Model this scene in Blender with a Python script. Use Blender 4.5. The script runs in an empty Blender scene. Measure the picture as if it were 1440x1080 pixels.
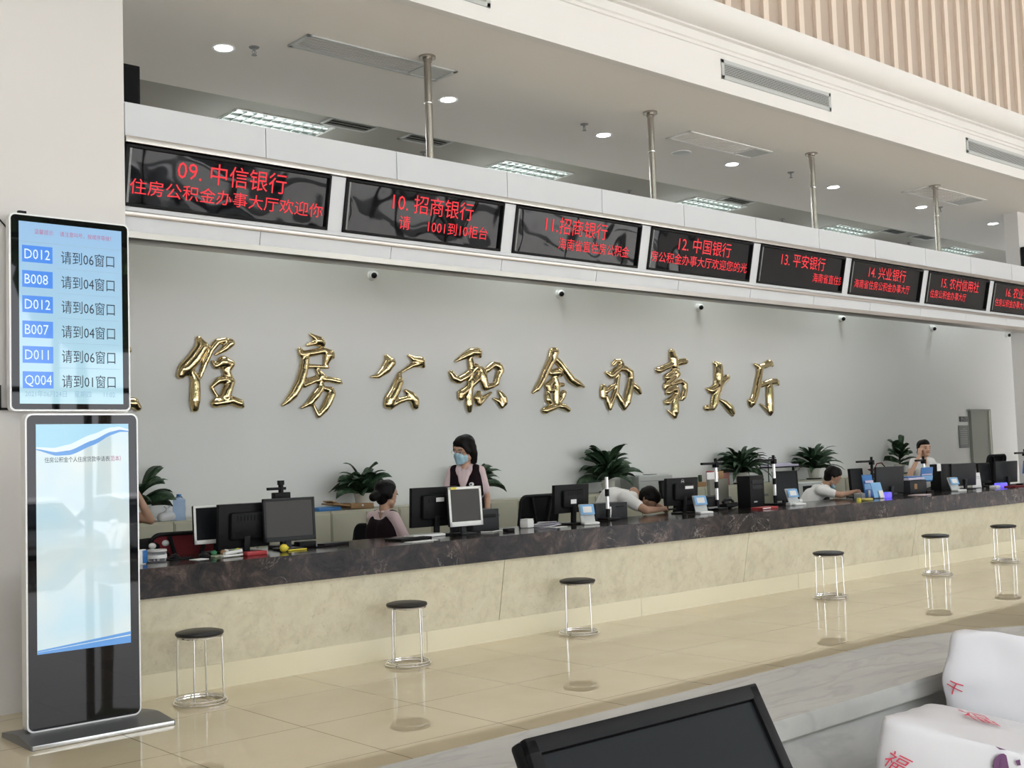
import bpy, bmesh, math, random
from mathutils import Vector, Matrix, noise
random.seed(7)
SC = bpy.context.scene
COL = SC.collection
V = Vector
PI = math.pi

# ------------------------------------------------------------------ camera, sky, exposure
F_PX = 1625.16
YAW, PITCH, ROLL = (math.radians(a) for a in (41.38796, 3.68981, -1.93905))
EYE = V((0, 0, 1.5))
_fw = V((math.sin(YAW)*math.cos(PITCH), math.cos(YAW)*math.cos(PITCH), math.sin(PITCH)))
_r0 = V((math.cos(YAW), -math.sin(YAW), 0)); _u0 = _r0.cross(_fw)
_rt = _r0*math.cos(ROLL) + _u0*math.sin(ROLL); _up = _u0*math.cos(ROLL) - _r0*math.sin(ROLL)
cam = bpy.data.objects.new('camera', bpy.data.cameras.new('camera')); COL.objects.link(cam)
cam.data.sensor_width = 36; cam.data.lens = F_PX/1440*36; cam.data.clip_start = .05; cam.data.clip_end = 300
_m = Matrix((_rt, _up, -_fw)).transposed().to_4x4(); _m.translation = EYE; cam.matrix_world = _m
SC.camera = cam
SC.view_settings.view_transform = 'Standard'; SC.view_settings.look = 'None'
SC.view_settings.gamma = 1; SC.view_settings.use_curve_mapping = False
SC.view_settings.exposure = 0.0
SKY = 4.8
wd = bpy.data.worlds.new('sky'); SC.world = wd; wd.use_nodes = True
wd.node_tree.nodes['Background'].inputs[0].default_value = (.93, .945, 1.0, 1)
wd.node_tree.nodes['Background'].inputs[1].default_value = SKY
def portal(name, loc, rot, sx, sy):
    l = bpy.data.lights.new(name, 'AREA'); l.shape = 'RECTANGLE'; l.size = sx; l.size_y = sy
    l.cycles.is_portal = True
    o = bpy.data.objects.new(name, l); COL.objects.link(o); o.location = loc; o.rotation_euler = rot
_sun = bpy.data.objects.new('sun', bpy.data.lights.new('sun', 'SUN')); COL.objects.link(_sun)
_sun.data.energy = 40; _sun.data.angle = .01; _sun.data.color = (1, .965, .975)
_sun.rotation_euler = V((.18, -.34, -1)).to_track_quat('-Z', 'Y').to_euler()
portal('facade_daylight', (9, -6.98, 4.2), (-PI/2, 0, PI), 33.8, 8.6)

# ------------------------------------------------------------------ measuring helpers: a sight line met with a real plane
def ray(x, y): return _fw + (x-720)/F_PX*_rt - (y-540)/F_PX*_up
def on_y(x, y, Y): d = ray(x, y); return EYE + d*(Y/d.y)
def on_z(x, y, Z): d = ray(x, y); return EYE + d*((Z-1.5)/d.z)

# ------------------------------------------------------------------ materials
MATS = {}
def mat(name, c=(.5,.5,.5), rough=.5, metal=0., emit=None, es=1., coat=0., spec=.5, alpha=1., trans=0., ior=1.45):
    if name in MATS: return MATS[name]
    m = bpy.data.materials.new(name); m.use_nodes = True
    b = m.node_tree.nodes['Principled BSDF']
    b.inputs['Base Color'].default_value = (*c, 1); b.inputs['Roughness'].default_value = rough
    b.inputs['Metallic'].default_value = metal; b.inputs['Coat Weight'].default_value = coat
    b.inputs['Specular IOR Level'].default_value = spec; b.inputs['Transmission Weight'].default_value = trans
    b.inputs['Alpha'].default_value = alpha; b.inputs['IOR'].default_value = ior
    if emit: b.inputs['Emission Color'].default_value = (*emit, 1); b.inputs['Emission Strength'].default_value = es
    MATS[name] = m; return m
def nt(m): return m.node_tree.nodes, m.node_tree.links, m.node_tree.nodes['Principled BSDF']
def ramp_noise(m, stops, scale, detail=6, rough=.6, dist=0., mapscale=(1,1,1), sock='Base Color', typ='NOISE'):
    n, l, b = nt(m)
    tc = n.new('ShaderNodeTexCoord'); mp = n.new('ShaderNodeMapping'); mp.inputs['Scale'].default_value = mapscale
    l.new(tc.outputs['Object'], mp.inputs['Vector'])
    t = n.new('ShaderNodeTexNoise'); t.inputs['Scale'].default_value = scale; t.inputs['Detail'].default_value = detail
    t.inputs['Roughness'].default_value = rough; t.inputs['Distortion'].default_value = dist
    l.new(mp.outputs[0], t.inputs['Vector'])
    r = n.new('ShaderNodeValToRGB')
    while len(r.color_ramp.elements) < len(stops): r.color_ramp.elements.new(.5)
    for e, (p, c) in zip(r.color_ramp.elements, stops): e.position = p; e.color = (*c, 1)
    l.new(t.outputs['Fac'], r.inputs[0])
    if sock: l.new(r.outputs[0], b.inputs[sock])
    return r, t, mp
def mixin(m, base_out, fac_out, color):
    n, l, b = nt(m)
    mx = n.new('ShaderNodeMix'); mx.data_type = 'RGBA'
    l.new(fac_out, mx.inputs['Factor']); l.new(base_out, mx.inputs['A']); mx.inputs['B'].default_value = (*color, 1)
    l.new(mx.outputs['Result'], b.inputs['Base Color']); return mx.outputs['Result']
def bump(m, scale, strength, dist=.01, detail=3):
    n, l, b = nt(m)
    tc = n.new('ShaderNodeTexCoord'); t = n.new('ShaderNodeTexNoise'); t.inputs['Scale'].default_value = scale; t.inputs['Detail'].default_value = detail
    l.new(tc.outputs['Object'], t.inputs['Vector'])
    bp = n.new('ShaderNodeBump'); bp.inputs['Strength'].default_value = strength; bp.inputs['Distance'].default_value = dist
    l.new(t.outputs['Fac'], bp.inputs['Height']); l.new(bp.outputs[0], b.inputs['Normal'])

white_paint = mat('white_paint', (.72,.70,.69), .6)
wall_paint = mat('wall_paint', (.75,.755,.74), .6)
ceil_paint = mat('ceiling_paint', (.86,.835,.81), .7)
ceil_shaded = mat('ceiling_rear_shade', (.38,.37,.34), .7)  # shade of the sheltered rear ceiling put into its base colour
cornice_paint = mat('cornice_paint', (.81,.795,.785), .5)
taupe = mat('taupe_panel', (.50,.41,.34), .6)
slat_mat = mat('slat_cream', (.78,.67,.58), .6)
steel = mat('brushed_steel', (.46,.43,.405), .30, 1.)
chrome = mat('chrome', (.8,.8,.8), .08, 1.)
pole_steel = mat('pole_steel', (.42,.39,.36), .25, 1.)
panel_white = mat('panel_white', (.66,.68,.72), .35)
seam = mat('seam_dark', (.06,.06,.065), .6)
black = mat('black_plastic', (.009,.009,.010), .45, spec=.16)
black_m = mat('black_matte', (.010,.010,.011), .8, spec=.1)
dark_grey = mat('dark_grey_plastic', (.030,.031,.034), .45, spec=.2)
mid_grey = mat('grey_plastic', (.22,.225,.23), .45)
light_grey = mat('light_grey_plastic', (.52,.54,.54), .45)
white_pl = mat('white_plastic', (.80,.80,.79), .35)
scr_grey = mat('screen_grey', (.055,.052,.050), .4, spec=.3)
scr_dark = mat('screen_dark', (.012,.014,.016), .35, spec=.10)
leather = mat('black_leather', (.014,.013,.015), .42)
cream_metal = mat('cream_metal', (.42,.405,.315), .45)
alu = mat('aluminium', (.72,.73,.75), .3, .9)
alu_white = mat('white_aluminium', (.85,.85,.85), .3, .2)
base_grey = mat('grey_base_metal', (.17,.175,.185), .38, .4)
red_led = mat('red_led', (.02,0,0), .5, emit=(1.,.022,.04), es=1.0)
glow = mat('downlight_glow', (1,1,1), .5, emit=(.95,.96,1), es=22.)
tube_glow = mat('tube_glow', (1,1,1), .5, emit=(.90,1,.97), es=1.7)
louvre = mat('louvre_metal', (.50,.55,.54), .3, .6)
gold = mat('gold', (.60,.48,.27), .13, 1.); bump(gold, 9, .25, .02)
skin = mat('skin', (.55,.33,.23), .5); skin_d = mat('skin_tan', (.42,.25,.17), .5)
hairm = mat('black_hair', (.006,.005,.005), .5, spec=.15)
shirt_pink = mat('pink_shirt', (.66,.52,.54), .8); shirt_white = mat('white_shirt', (.72,.71,.70), .8)
vest_m = mat('dark_vest', (.014,.008,.011), .85, spec=.1); trousers = mat('dark_trousers', (.02,.02,.024), .8)
mask_m = mat('blue_mask', (.40,.62,.74), .8)
blue_sign = mat('blue_sign', (.03,.16,.45), .35); sky_blue = mat('light_blue', (.22,.45,.75), .4)
red_m = mat('red_cloth', (.16,.015,.02), .8); red_pl = mat('red_plastic', (.40,.03,.035), .45)
yellow_m = mat('yellow', (.75,.62,.06), .4); orange_m = mat('brown_card', (.33,.19,.09), .7)
paper = mat('paper', (.82,.82,.82), .7); paper_p = mat('lilac_paper', (.60,.56,.70), .7)
purple_glow = mat('purple_glow', (.05,.04,.3), .4, emit=(.16,.12,1.), es=1.2)
clear_pl = mat('clear_plastic', (.85,.9,.95), .08, trans=.85, ior=1.3)
blue_clear = mat('blue_clear_plastic', (.55,.70,.95), .1, trans=.8, ior=1.2)
ink = mat('ink_dark', (.03,.05,.12), .6); ink_red = mat('ink_red', (.55,.04,.08), .6)
bag_m = mat('bag_plastic', (.60,.60,.625), .38, spec=.4); bump(bag_m, 6, .35, .015, 3)
purple_ink = mat('purple_ink', (.10,.025,.10), .5)
pot_m = mat('pot_cream', (.62,.60,.54), .4); soil = mat('soil', (.04,.03,.02), .9)
leaf = mat('leaf', (.03,.07,.03), .45, spec=.3)
ramp_noise(leaf, [(.35,(.012,.028,.014)),(.55,(.03,.062,.03)),(.72,(.085,.13,.06))], 14)
door_m = mat('door_grey', (.27,.28,.25), .5)

floor_m = mat('polished_tile', (.6,.5,.37), .012, spec=.75)
_, _, _b = nt(floor_m)
_r, _t, _ = ramp_noise(floor_m, [(.3,(.67,.575,.40)),(.7,(.73,.64,.465))], 1.3, 5, .6, sock=None)
_n, _l, _b = nt(floor_m)
_tc = _n.new('ShaderNodeTexCoord'); _mp = _n.new('ShaderNodeMapping'); _mp.inputs['Location'].default_value = (-3.52, -6.715, 0)
_br = _n.new('ShaderNodeTexBrick'); _br.offset = 0; _br.inputs['Scale'].default_value = 1; _br.inputs['Mortar Size'].default_value = .0035
_br.inputs['Brick Width'].default_value = .8; _br.inputs['Row Height'].default_value = .8; _br.inputs['Mortar Smooth'].default_value = .2
_l.new(_tc.outputs['Object'], _mp.inputs['Vector']); _l.new(_mp.outputs[0], _br.inputs['Vector'])
mixin(floor_m, _r.outputs[0], _br.outputs['Fac'], (.24,.19,.13))

dark_marble = mat('dark_marble', (.05,.045,.045), .13, spec=.22)
_r, _t, _ = ramp_noise(dark_marble, [(.38,(.005,.004,.004)),(.49,(.018,.014,.0135)),(.57,(.048,.034,.029)),(.67,(.15,.105,.09))], 4.2, 10, .78, .7)
_r2, _t2, _ = ramp_noise(dark_marble, [(.488,(0,0,0)),(.5,(.9,.9,.9)),(.510,(0,0,0))], 3.1, 5, .6, 1.6, sock=None)
_r3, _t3, _ = ramp_noise(dark_marble, [(.52,(0,0,0)),(.68,(1,1,1))], 1.9, 3, .5, 0, sock=None)
_n, _l, _b = nt(dark_marble); _mm = _n.new('ShaderNodeMath'); _mm.operation = 'MULTIPLY'
_l.new(_r2.outputs[0], _mm.inputs[0]); _l.new(_r3.outputs[0], _mm.inputs[1]); mixin(dark_marble, _r.outputs[0], _mm.outputs[0], (.42,.36,.32))
cream_marble = mat('cream_marble', (.6,.55,.42), .28)
_r, _t, _ = ramp_noise(cream_marble, [(.25,(.56,.51,.385)),(.5,(.72,.67,.52)),(.75,(.81,.765,.62))], 7, 10, .75, .4)
_r2, _t2, _ = ramp_noise(cream_marble, [(.60,(0,0,0)),(.72,(.5,.5,.5))], 26, 4, .6, .8, sock=None)
mixin(cream_marble, _r.outputs[0], _r2.outputs[0], (.46,.40,.31))
kick_m = mat('cream_skirting', (.80,.735,.55), .18)
white_marble = mat('white_marble', (.6,.6,.57), .25)
_r, _t, _ = ramp_noise(white_marble, [(.3,(.42,.42,.40)),(.6,(.50,.50,.475)),(.8,(.54,.54,.515))], 3, 8, .65, .5, mapscale=(1,2.2,1.6))
_r2, _t2, _ = ramp_noise(white_marble, [(.46,(0,0,0)),(.5,(.4,.4,.4)),(.54,(0,0,0))], 2.2, 4, .55, 1.2, mapscale=(.8,2.6,2), sock=None)
mixin(white_marble, _r.outputs[0], _r2.outputs[0], (.33,.33,.32))
led_glass = mat('led_glass', (.006,.006,.007), .03, spec=.24); bump(led_glass, 1.7, .45, .05, 1)
black_glass = mat('black_glass', (.006,.006,.007), .02, spec=.42)

# ------------------------------------------------------------------ mesh helpers
def rot_to(d):
    return V((0,0,1)).rotation_difference(V(d).normalized()).to_matrix().to_4x4()
class MB:
    def __init__(s): s.bm = bmesh.new()
    def _x(s, vs, M):
        bmesh.ops.transform(s.bm, matrix=M, verts=vs); return vs
    def box(s, c, size, rot=(0,0,0), bev=0, seg=2):
        r = bmesh.ops.create_cube(s.bm, size=1); vs = r['verts']
        s._x(vs, Matrix.Diagonal((*size, 1)))
        if bev:
            es = list({e for v in vs for e in v.link_edges})
            vs = list({v for f in bmesh.ops.bevel(s.bm, geom=es, offset=bev, segments=seg, affect='EDGES', profile=.5)['faces'] for v in f.verts} | {v for v in vs if v.is_valid})
            for f in {f for v in vs for f in v.link_faces}:
                if len(f.verts) == 4 and f.calc_area() > 0: f.material_index = 0
            big = sorted({f for v in vs for f in v.link_faces}, key=lambda f: -f.calc_area())[:6]
            for f in big: f.material_index = 1
        else:
            for f in {f for v in vs for f in v.link_faces}: f.material_index = 1
        from mathutils import Euler
        s._x(vs, Matrix.Translation(c) @ Euler(rot).to_matrix().to_4x4()); return s
    def cyl(s, p0, p1, r0, r1=None, seg=20, caps=True):
        p0, p1 = V(p0), V(p1); r1 = r0 if r1 is None else r1
        r = bmesh.ops.create_cone(s.bm, cap_ends=caps, segments=seg, radius1=r0, radius2=r1, depth=(p1-p0).length)
        s._x(r['verts'], Matrix.Translation((p0+p1)/2) @ rot_to(p1-p0)); return s
    def sph(s, c, r, sc=(1,1,1), seg=14):
        q = bmesh.ops.create_uvsphere(s.bm, u_segments=seg, v_segments=seg*2//3, radius=r)
        s._x(q['verts'], Matrix.Translation(c) @ Matrix.Diagonal((*sc, 1))); return s
    def lathe(s, prof, c=(0,0,0), seg=28, sc=(1,1)):
        rings = []
        for r, z in prof:
            rings.append([s.bm.verts.new((c[0]+r*sc[0]*math.cos(2*PI*i/seg), c[1]+r*sc[1]*math.sin(2*PI*i/seg), c[2]+z)) for i in range(seg)])
        for a, b in zip(rings, rings[1:]):
            for i in range(seg): s.bm.faces.new((a[i], a[(i+1)%seg], b[(i+1)%seg], b[i]))
        if prof[0][0] > 1e-4: s.bm.faces.new(rings[0][::-1])
        if prof[-1][0] > 1e-4: s.bm.faces.new(rings[-1])
        return s
    def torus(s, c, R, r, seg=36, ms=8):
        return s.tube([V(c)+V((R*math.cos(2*PI*i/seg), R*math.sin(2*PI*i/seg), 0)) for i in range(seg)], r, ms, closed=True)
    def tube(s, pts, r, seg=8, closed=False):
        pts = [V(p) for p in pts]; n = len(pts); rings = []; prev = None
        for i, p in enumerate(pts):
            a = pts[(i-1) % n] if (closed or i) else p; b = pts[(i+1) % n] if (closed or i < n-1) else p
            t = (b-a).normalized()
            if prev is None:
                prev = t.orthogonal().normalized()
            u = (prev - t*prev.dot(t)).normalized(); prev = u; w = t.cross(u)
            rr = r[i] if isinstance(r, (list, tuple)) else r
            rings.append([s.bm.verts.new(p + (u*math.cos(2*PI*k/seg) + w*math.sin(2*PI*k/seg))*rr) for k in range(seg)])
        m = n if closed else n-1
        for i in range(m):
            a, b = rings[i], rings[(i+1) % n]
            for k in range(seg): s.bm.faces.new((a[k], a[(k+1)%seg], b[(k+1)%seg], b[k]))
        if not closed: s.bm.faces.new(rings[0][::-1]); s.bm.faces.new(rings[-1])
        return s
    def prism(s, poly, axis, a, b):
        # poly = 2D points; axis 'x': (y,z) extruded a..b along x ; 'y': (x,z) ; 'z': (x,y)
        f = {'x': lambda p, t: (t, p[0], p[1]), 'y': lambda p, t: (p[0], t, p[1]), 'z': lambda p, t: (p[0], p[1], t)}[axis]
        A = [s.bm.verts.new(f(p, a)) for p in poly]; B = [s.bm.verts.new(f(p, b)) for p in poly]
        n = len(poly)
        s.bm.faces.new(A); s.bm.faces.new(B[::-1])
        for i in range(n): s.bm.faces.new((A[i], B[i], B[(i+1)%n], A[(i+1)%n]))
        return s
    def rc(s, p0, r0, p1, r1, seg=14, k=5):
        # tapered limb with round ends
        p0, p1 = V(p0), V(p1); d = p1-p0; L = d.length
        M = Matrix.Translation(p0) @ (rot_to(d) if L > 1e-6 else Matrix.Identity(4))
        prof = [(r0*math.cos(a), r0*math.sin(a)) for a in [-PI/2 + PI/2*i/k for i in range(k+1)]] + \
               [(r1*math.cos(a), L + r1*math.sin(a)) for a in [PI/2*i/k for i in range(k+1)]]
        prof[0] = (0, -r0); prof[-1] = (0, L+r1)
        bot = s.bm.verts.new(M @ V((0,0,-r0))); top = s.bm.verts.new(M @ V((0,0,L+r1)))
        rings = [[s.bm.verts.new(M @ V((r*math.cos(2*PI*i/seg), r*math.sin(2*PI*i/seg), z))) for i in range(seg)] for r, z in prof[1:-1]]
        for i in range(seg):
            s.bm.faces.new((bot, rings[0][(i+1)%seg], rings[0][i])); s.bm.faces.new((top, rings[-1][i], rings[-1][(i+1)%seg]))
        for a, b in zip(rings, rings[1:]):
            for i in range(seg): s.bm.faces.new((a[i], a[(i+1)%seg], b[(i+1)%seg], b[i]))
        return s
    def chain(s, pts, rs):
        for i in range(len(pts)-1): s.rc(pts[i], rs[i], pts[i+1], rs[i+1])
        return s
    def obj(s, name, m, parent=None, loc=(0,0,0), rot=(0,0,0), smooth=True, voxel=0, relax=4):
        bmesh.ops.recalc_face_normals(s.bm, faces=s.bm.faces)
        me = bpy.data.meshes.new(name); s.bm.to_mesh(me); s.bm.free()
        o = bpy.data.objects.new(name, me); COL.objects.link(o)
        me.materials.append(m); o.location = loc; o.rotation_euler = rot
        if parent: o.parent = parent
        if smooth:
            me.polygons.foreach_set('use_smooth', [p.material_index == 0 for p in me.polygons])
            if not voxel: me.set_sharp_from_angle(angle=math.radians(40))
        me.polygons.foreach_set('material_index', [0]*len(me.polygons))
        if voxel:
            r = o.modifiers.new('r', 'REMESH'); r.mode = 'VOXEL'; r.voxel_size = voxel; r.use_smooth_shade = True
            if relax: q = o.modifiers.new('s', 'SMOOTH'); q.iterations = relax; q.factor = .5
        return o
def tag(o, label, cat, group=None, kind=None):
    o['label'] = label; o['category'] = cat
    if group: o['group'] = group
    if kind: o['kind'] = kind
    return o
def thing(name, label, cat, loc=(0,0,0), rz=0, group=None, rot=None):
    o = bpy.data.objects.new(name, None); COL.objects.link(o); o.empty_display_size = .1
    o.location = loc; o.rotation_euler = rot if rot else (0,0,rz)
    return tag(o, label, cat, group)
def struct(name, mb, m, **k):
    o = mb.obj(name, m, **k); o['kind'] = 'structure'; return o
def copy_tree(o, parent=None):
    c = o.copy(); COL.objects.link(c)
    if parent: c.parent = parent
    for ch in list(o.children): copy_tree(ch, c)
    return c
_DG = []
def text(s, size, m, parent, loc, rot=(PI/2,0,0), align='LEFT', sx=1., name='lettering', warp=None, off=0):
    cu = bpy.data.curves.new('txt', 'FONT'); cu.body = s; cu.size = size; cu.align_x = align; cu.resolution_u = 2; cu.offset = off
    t = bpy.data.objects.new('txt', cu); COL.objects.link(t); bpy.context.view_layer.update()
    me = bpy.data.meshes.new_from_object(t.evaluated_get(bpy.context.evaluated_depsgraph_get()))
    bpy.data.objects.remove(t); bpy.data.curves.remove(cu)
    for v in me.vertices:
        v.co.x *= sx
        if warp: v.co = warp(v.co.x, v.co.y)
    me.materials.clear(); me.materials.append(m)
    o = bpy.data.objects.new(name, me); COL.objects.link(o); o.parent = parent
    if not warp: o.location = loc; o.rotation_euler = rot
    return o
def rrect(w, h, r, n=5, cx=0, cy=0):
    pts = []
    for (sx, sy, a0) in ((1,1,0),(-1,1,PI/2),(-1,-1,PI),(1,-1,3*PI/2)):
        for i in range(n+1):
            a = a0 + PI/2*i/n; pts.append((cx+sx*(w/2-r)+r*math.cos(a), cy+sy*(h/2-r)+r*math.sin(a)))
    return pts

# ------------------------------------------------------------------ the hall
YW = 11.2; ZC = 5.05; PLAT = .12
struct('floor', MB().box((8, 2, -.1), (34, 18.6, .2)), floor_m)
struct('floor_platform', MB().box((12.5, 9.75, .06), (18.2, 2.9, .119)), dark_grey)
struct('wall_back', MB().box((9, YW+.1, 4.6), (34, .2, 9.3)), wall_paint)
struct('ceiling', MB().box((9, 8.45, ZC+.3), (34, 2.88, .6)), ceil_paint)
struct('ceiling_rear', MB().box((9, 10.55, 5.2+.2), (34, 1.32, .4)), ceil_shaded)
struct('ceiling_hall', MB().box((9, .0, 9.1), (34, 14.6, .2)), white_paint)
struct('wall_left', MB().box((-8.1, 2, 4.5), (.2, 18.6, 9.4)), white_paint)
struct('wall_side', MB().box((26.1, 2, 4.5), (.2, 18.6, 9.4)), white_paint)
struct('column', MB().box((2.555, 8.19, 2.53), (1.40, 1.0, 5.06)), white_paint)
struct('wall_right', MB().box((20.2, 8.16, 2.53), (5.14, .22, 5.06)), white_paint)
# fascia and cornice at the edge of the low ceiling
_p = [(7.06,5.04),(6.965,5.04),(6.965,5.15),(6.983,5.16),(6.983,5.44),(6.966,5.445),(6.966,5.475),(6.948,5.485),(6.948,5.565),(6.905,5.57),(6.905,5.588)]
for i in range(11):
    a = PI/2*i/10; _p.append((6.905-.17*math.sin(a), 5.76-.17*math.cos(a)))
_p += [(6.735,5.80),(7.06,5.80)]
struct('trim_1', MB().prism(_p, 'x', -8, 26), cornice_paint)
struct('wall_upper', MB().box((9, 6.94, 7.4), (34, .24, 3.2)), taupe)
mb = MB()
for k in range(-62, 46): mb.box((12.035+.3085*k, 6.805, 7.4), (.088, .05, 3.2))
struct('trim_2', mb, slat_mat)
# glazed front of the hall behind the viewer: mullions and rails
mb = MB()
for k in range(18): mb.box((-8+2*k, -7.1, 4.3), (.09, .16, 8.6))
for z in (.06, 3.1, 6.0, 8.6): mb.box((9, -7.1, z), (34, .14, .10))
struct('window_1', mb, dark_grey)
struct('trim_3', MB().box((9, -7.1, 8.85), (34, .3, .5)), white_paint)
# forecourt outside
pave = mat('paving', (.40,.40,.39), .8); ramp_noise(pave, [(.3,(.33,.33,.32)),(.7,(.45,.45,.43))], 2)
struct('floor_outside', MB().box((9, -30, -.75), (80, 45.6, .2)), pave)

# door and notices at the far end of the back wall
d = MB().box((22.21, YW-.03, 1.13), (.72, .06, 2.02)).obj('door_1', door_m); d['kind'] = 'structure'
MB().box((22.60, YW-.04, 1.13), (.06, .08, 2.02)).box((22.21, YW-.04, 2.15), (.84, .08, .03)).obj('door_frame', door_m, d)
MB().box((22.56, YW-.045, 1.13), (.03, .09, 2.02)).obj('door_edge', mat('door_edge', (.62,.60,.52), .5), d)
MB().cyl((22.47, YW-.1, 1.1), (22.54, YW-.1, 1.1), .012).cyl((22.54, YW-.06, 1.1), (22.54, YW-.1, 1.1), .012).obj('door_handle', chrome, d)
t = thing('door_sign', 'small dark room sign high on the wall beside the grey door', 'sign', (21.63, YW-.012, 1.975))
MB().box((0,0,0), (.30,.02,.10), bev=.004).obj('plate', seam, t)
t2 = text('办公室', .085, light_grey, t, (0,-.012,-.03), align='CENTER')
t = thing('notice_board', 'grey notice board hanging on the wall left of the grey door', 'notice', (21.60, YW-.012, 1.63))
MB().box((0,0,0), (.36,.02,.44), bev=.004).obj('panel', mat('notice_grey', (.20,.205,.20), .5), t)
mb = MB()
for k in range(9): mb.box((0,-.011,.15-.036*k), (.26 if k else .12,.002,.007))
mb.obj('printed_lines', light_grey, t)

# ------------------------------------------------------------------ service counter
t = thing('service_counter', 'long service counter with dark marble top and cream marble front', 'counter', (0,0,0))
X0, X1 = 3.31, 17.62
MB().prism([(2.7,7.26),(X1,7.26),(X1,8.15),(3.262,8.15),(3.262,7.685),(2.7,7.685)], 'z', .672, .868).obj('marble_top', dark_marble, t)
xs = [2.72, 6.29, 9.57, 12.85, 16.13, X1]
for a, b in zip(xs, xs[1:]):
    MB().prism([(7.30,.672),(7.40,.165),(7.46,.165),(7.46,.672)], 'x', a+.003, b-.003).obj('front_panel', cream_marble, t)
ks = [2.72, 3.05, 5.53, 8.02, 10.5, 12.98, 15.46, X1]
for a, b in zip(ks, ks[1:]):
    MB().box(((a+b)/2, 7.43, .0825), (b-a-.004, .08, .165)).obj('skirting_panel', kick_m, t)
MB().box(((X0+X1)/2, 8.1, .336), (X1-X0, .04, .67)).obj('back_panel', cream_metal, t)
MB().box(((X0+X1)/2, 7.6, .66), (X1-X0-.01, .4, .02)).obj('support_rail', dark_grey, t)

# ------------------------------------------------------------------ sign band hung over the counter
YB = 7.70; TILT = math.atan(.215)
def yb(z): return YB + (3.79-z)*.215
band = thing('sign_band', 'long white sign band with steel trims hung over the counter', 'sign band', (0,0,0))
BX0, BX1 = 3.262, 19.0
gx = [BX0] + [3.15+1.22*k for k in range(1, 13)] + [BX1]
for a, b in zip(gx, gx[1:]):
    MB().box(((a+b)/2, YB+.02, 3.96), (b-a-.007, .04, .24)).obj('upper_panel', panel_white, band)
    MB().prism([(yb(3.30),3.30),(yb(3.19),3.19),(yb(3.19)+.03,3.19),(yb(3.30)+.03,3.30)], 'x', a+.003, b-.003).obj('lower_panel', panel_white, band)
MB().box(((BX0+BX1)/2, 7.93, 3.66), (BX1-BX0, .16, .80)).obj('carcass', seam, band)
MB().box(((BX0+BX1)/2, 7.86, 4.078), (BX1-BX0, .31, .012)).obj('top_plate', panel_white, band)
MB().box(((BX0+BX1)/2, YB+.005, 3.818), (BX1-BX0, .06, .046), bev=.004).obj('steel_trim', steel, band)
MB().box(((BX0+BX1)/2, yb(3.32)+.012, 3.318), (BX1-BX0, .06, .036), (TILT,0,0), bev=.004).obj('steel_trim', steel, band)
MB().prism([(yb(3.19)-.012,3.195),(yb(3.19)-.010,3.15),(yb(3.14)+.01,3.138),(8.0,3.14),(8.0,3.195)], 'x', BX0, BX1).obj('steel_trim', steel, band)
MB().prism([(yb(3.365)-.002,3.365),(yb(3.336)-.002,3.336),(yb(3.336)+.06,3.336),(yb(3.365)+.06,3.365)], 'x', BX0, BX1).obj('sill_panel', panel_white, band)
PITCHX, BW, BH = 1.82, 1.68, .430
bx = [3.27+PITCHX*k for k in range(9)]
for k in range(1, 9):
    xa, xb = bx[k-1]+BW if k else BX0, bx[k]
    MB().prism([(yb(3.79),3.79),(yb(3.366),3.366),(yb(3.366)+.12,3.366),(yb(3.79)+.12,3.79)], 'x', xa+.001, xb-.001).obj('divider', panel_white, band)
for x, y in ((6.09,7.89),(8.97,7.86),(11.86,7.86),(14.82,7.88)):
    p = MB().cyl((x,y,4.08), (x,y,ZC-.002), .033).obj('hanging_pole', pole_steel, band)
    MB().cyl((x,y,ZC-.022), (x,y,ZC-.001), .075).cyl((x,y,ZC-.05), (x,y,ZC-.02), .042).obj('ceiling_flange', pole_steel, p)
    MB().torus((x,y,ZC-.42), .033, .006).obj('joint_ring', chrome, p)
boards = [
 ('09. 中信银行', '住房公积金办事大厅欢迎你', .0, '', .26, .0),
 ('10. 招商银行', '请    1001到10柜台', .3, '', .29, .0),
 ('11.招商银行', '海南省直住房公积金', .32, '', .24, .0),
 ('12. 中国银行', '房公积金办事大厅欢迎您的光', .0, '', .28, .0),
 ('13. 平安银行', '海南省直住房公', .62, '', .26, .0),
 ('14. 兴业银行', '海南省住房公积金办事大厅', .05, '', .26, .0),
 ('15. 农村信用社', '住房公积金办事大厅', .05, '', .24, .0),
 ('16. 农业银行', '住房公积金办事大厅', .05, '', .26, .0)]
_extra = ['farthest left, against the white column', 'with the broken scrolling line', 'with a line scrolling from its right half', 'filled by a full width scrolling line',
          'with a short line at its right', 'with its long second line in small type', 'carrying five large characters', 'cut by the right edge of the view']
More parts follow.
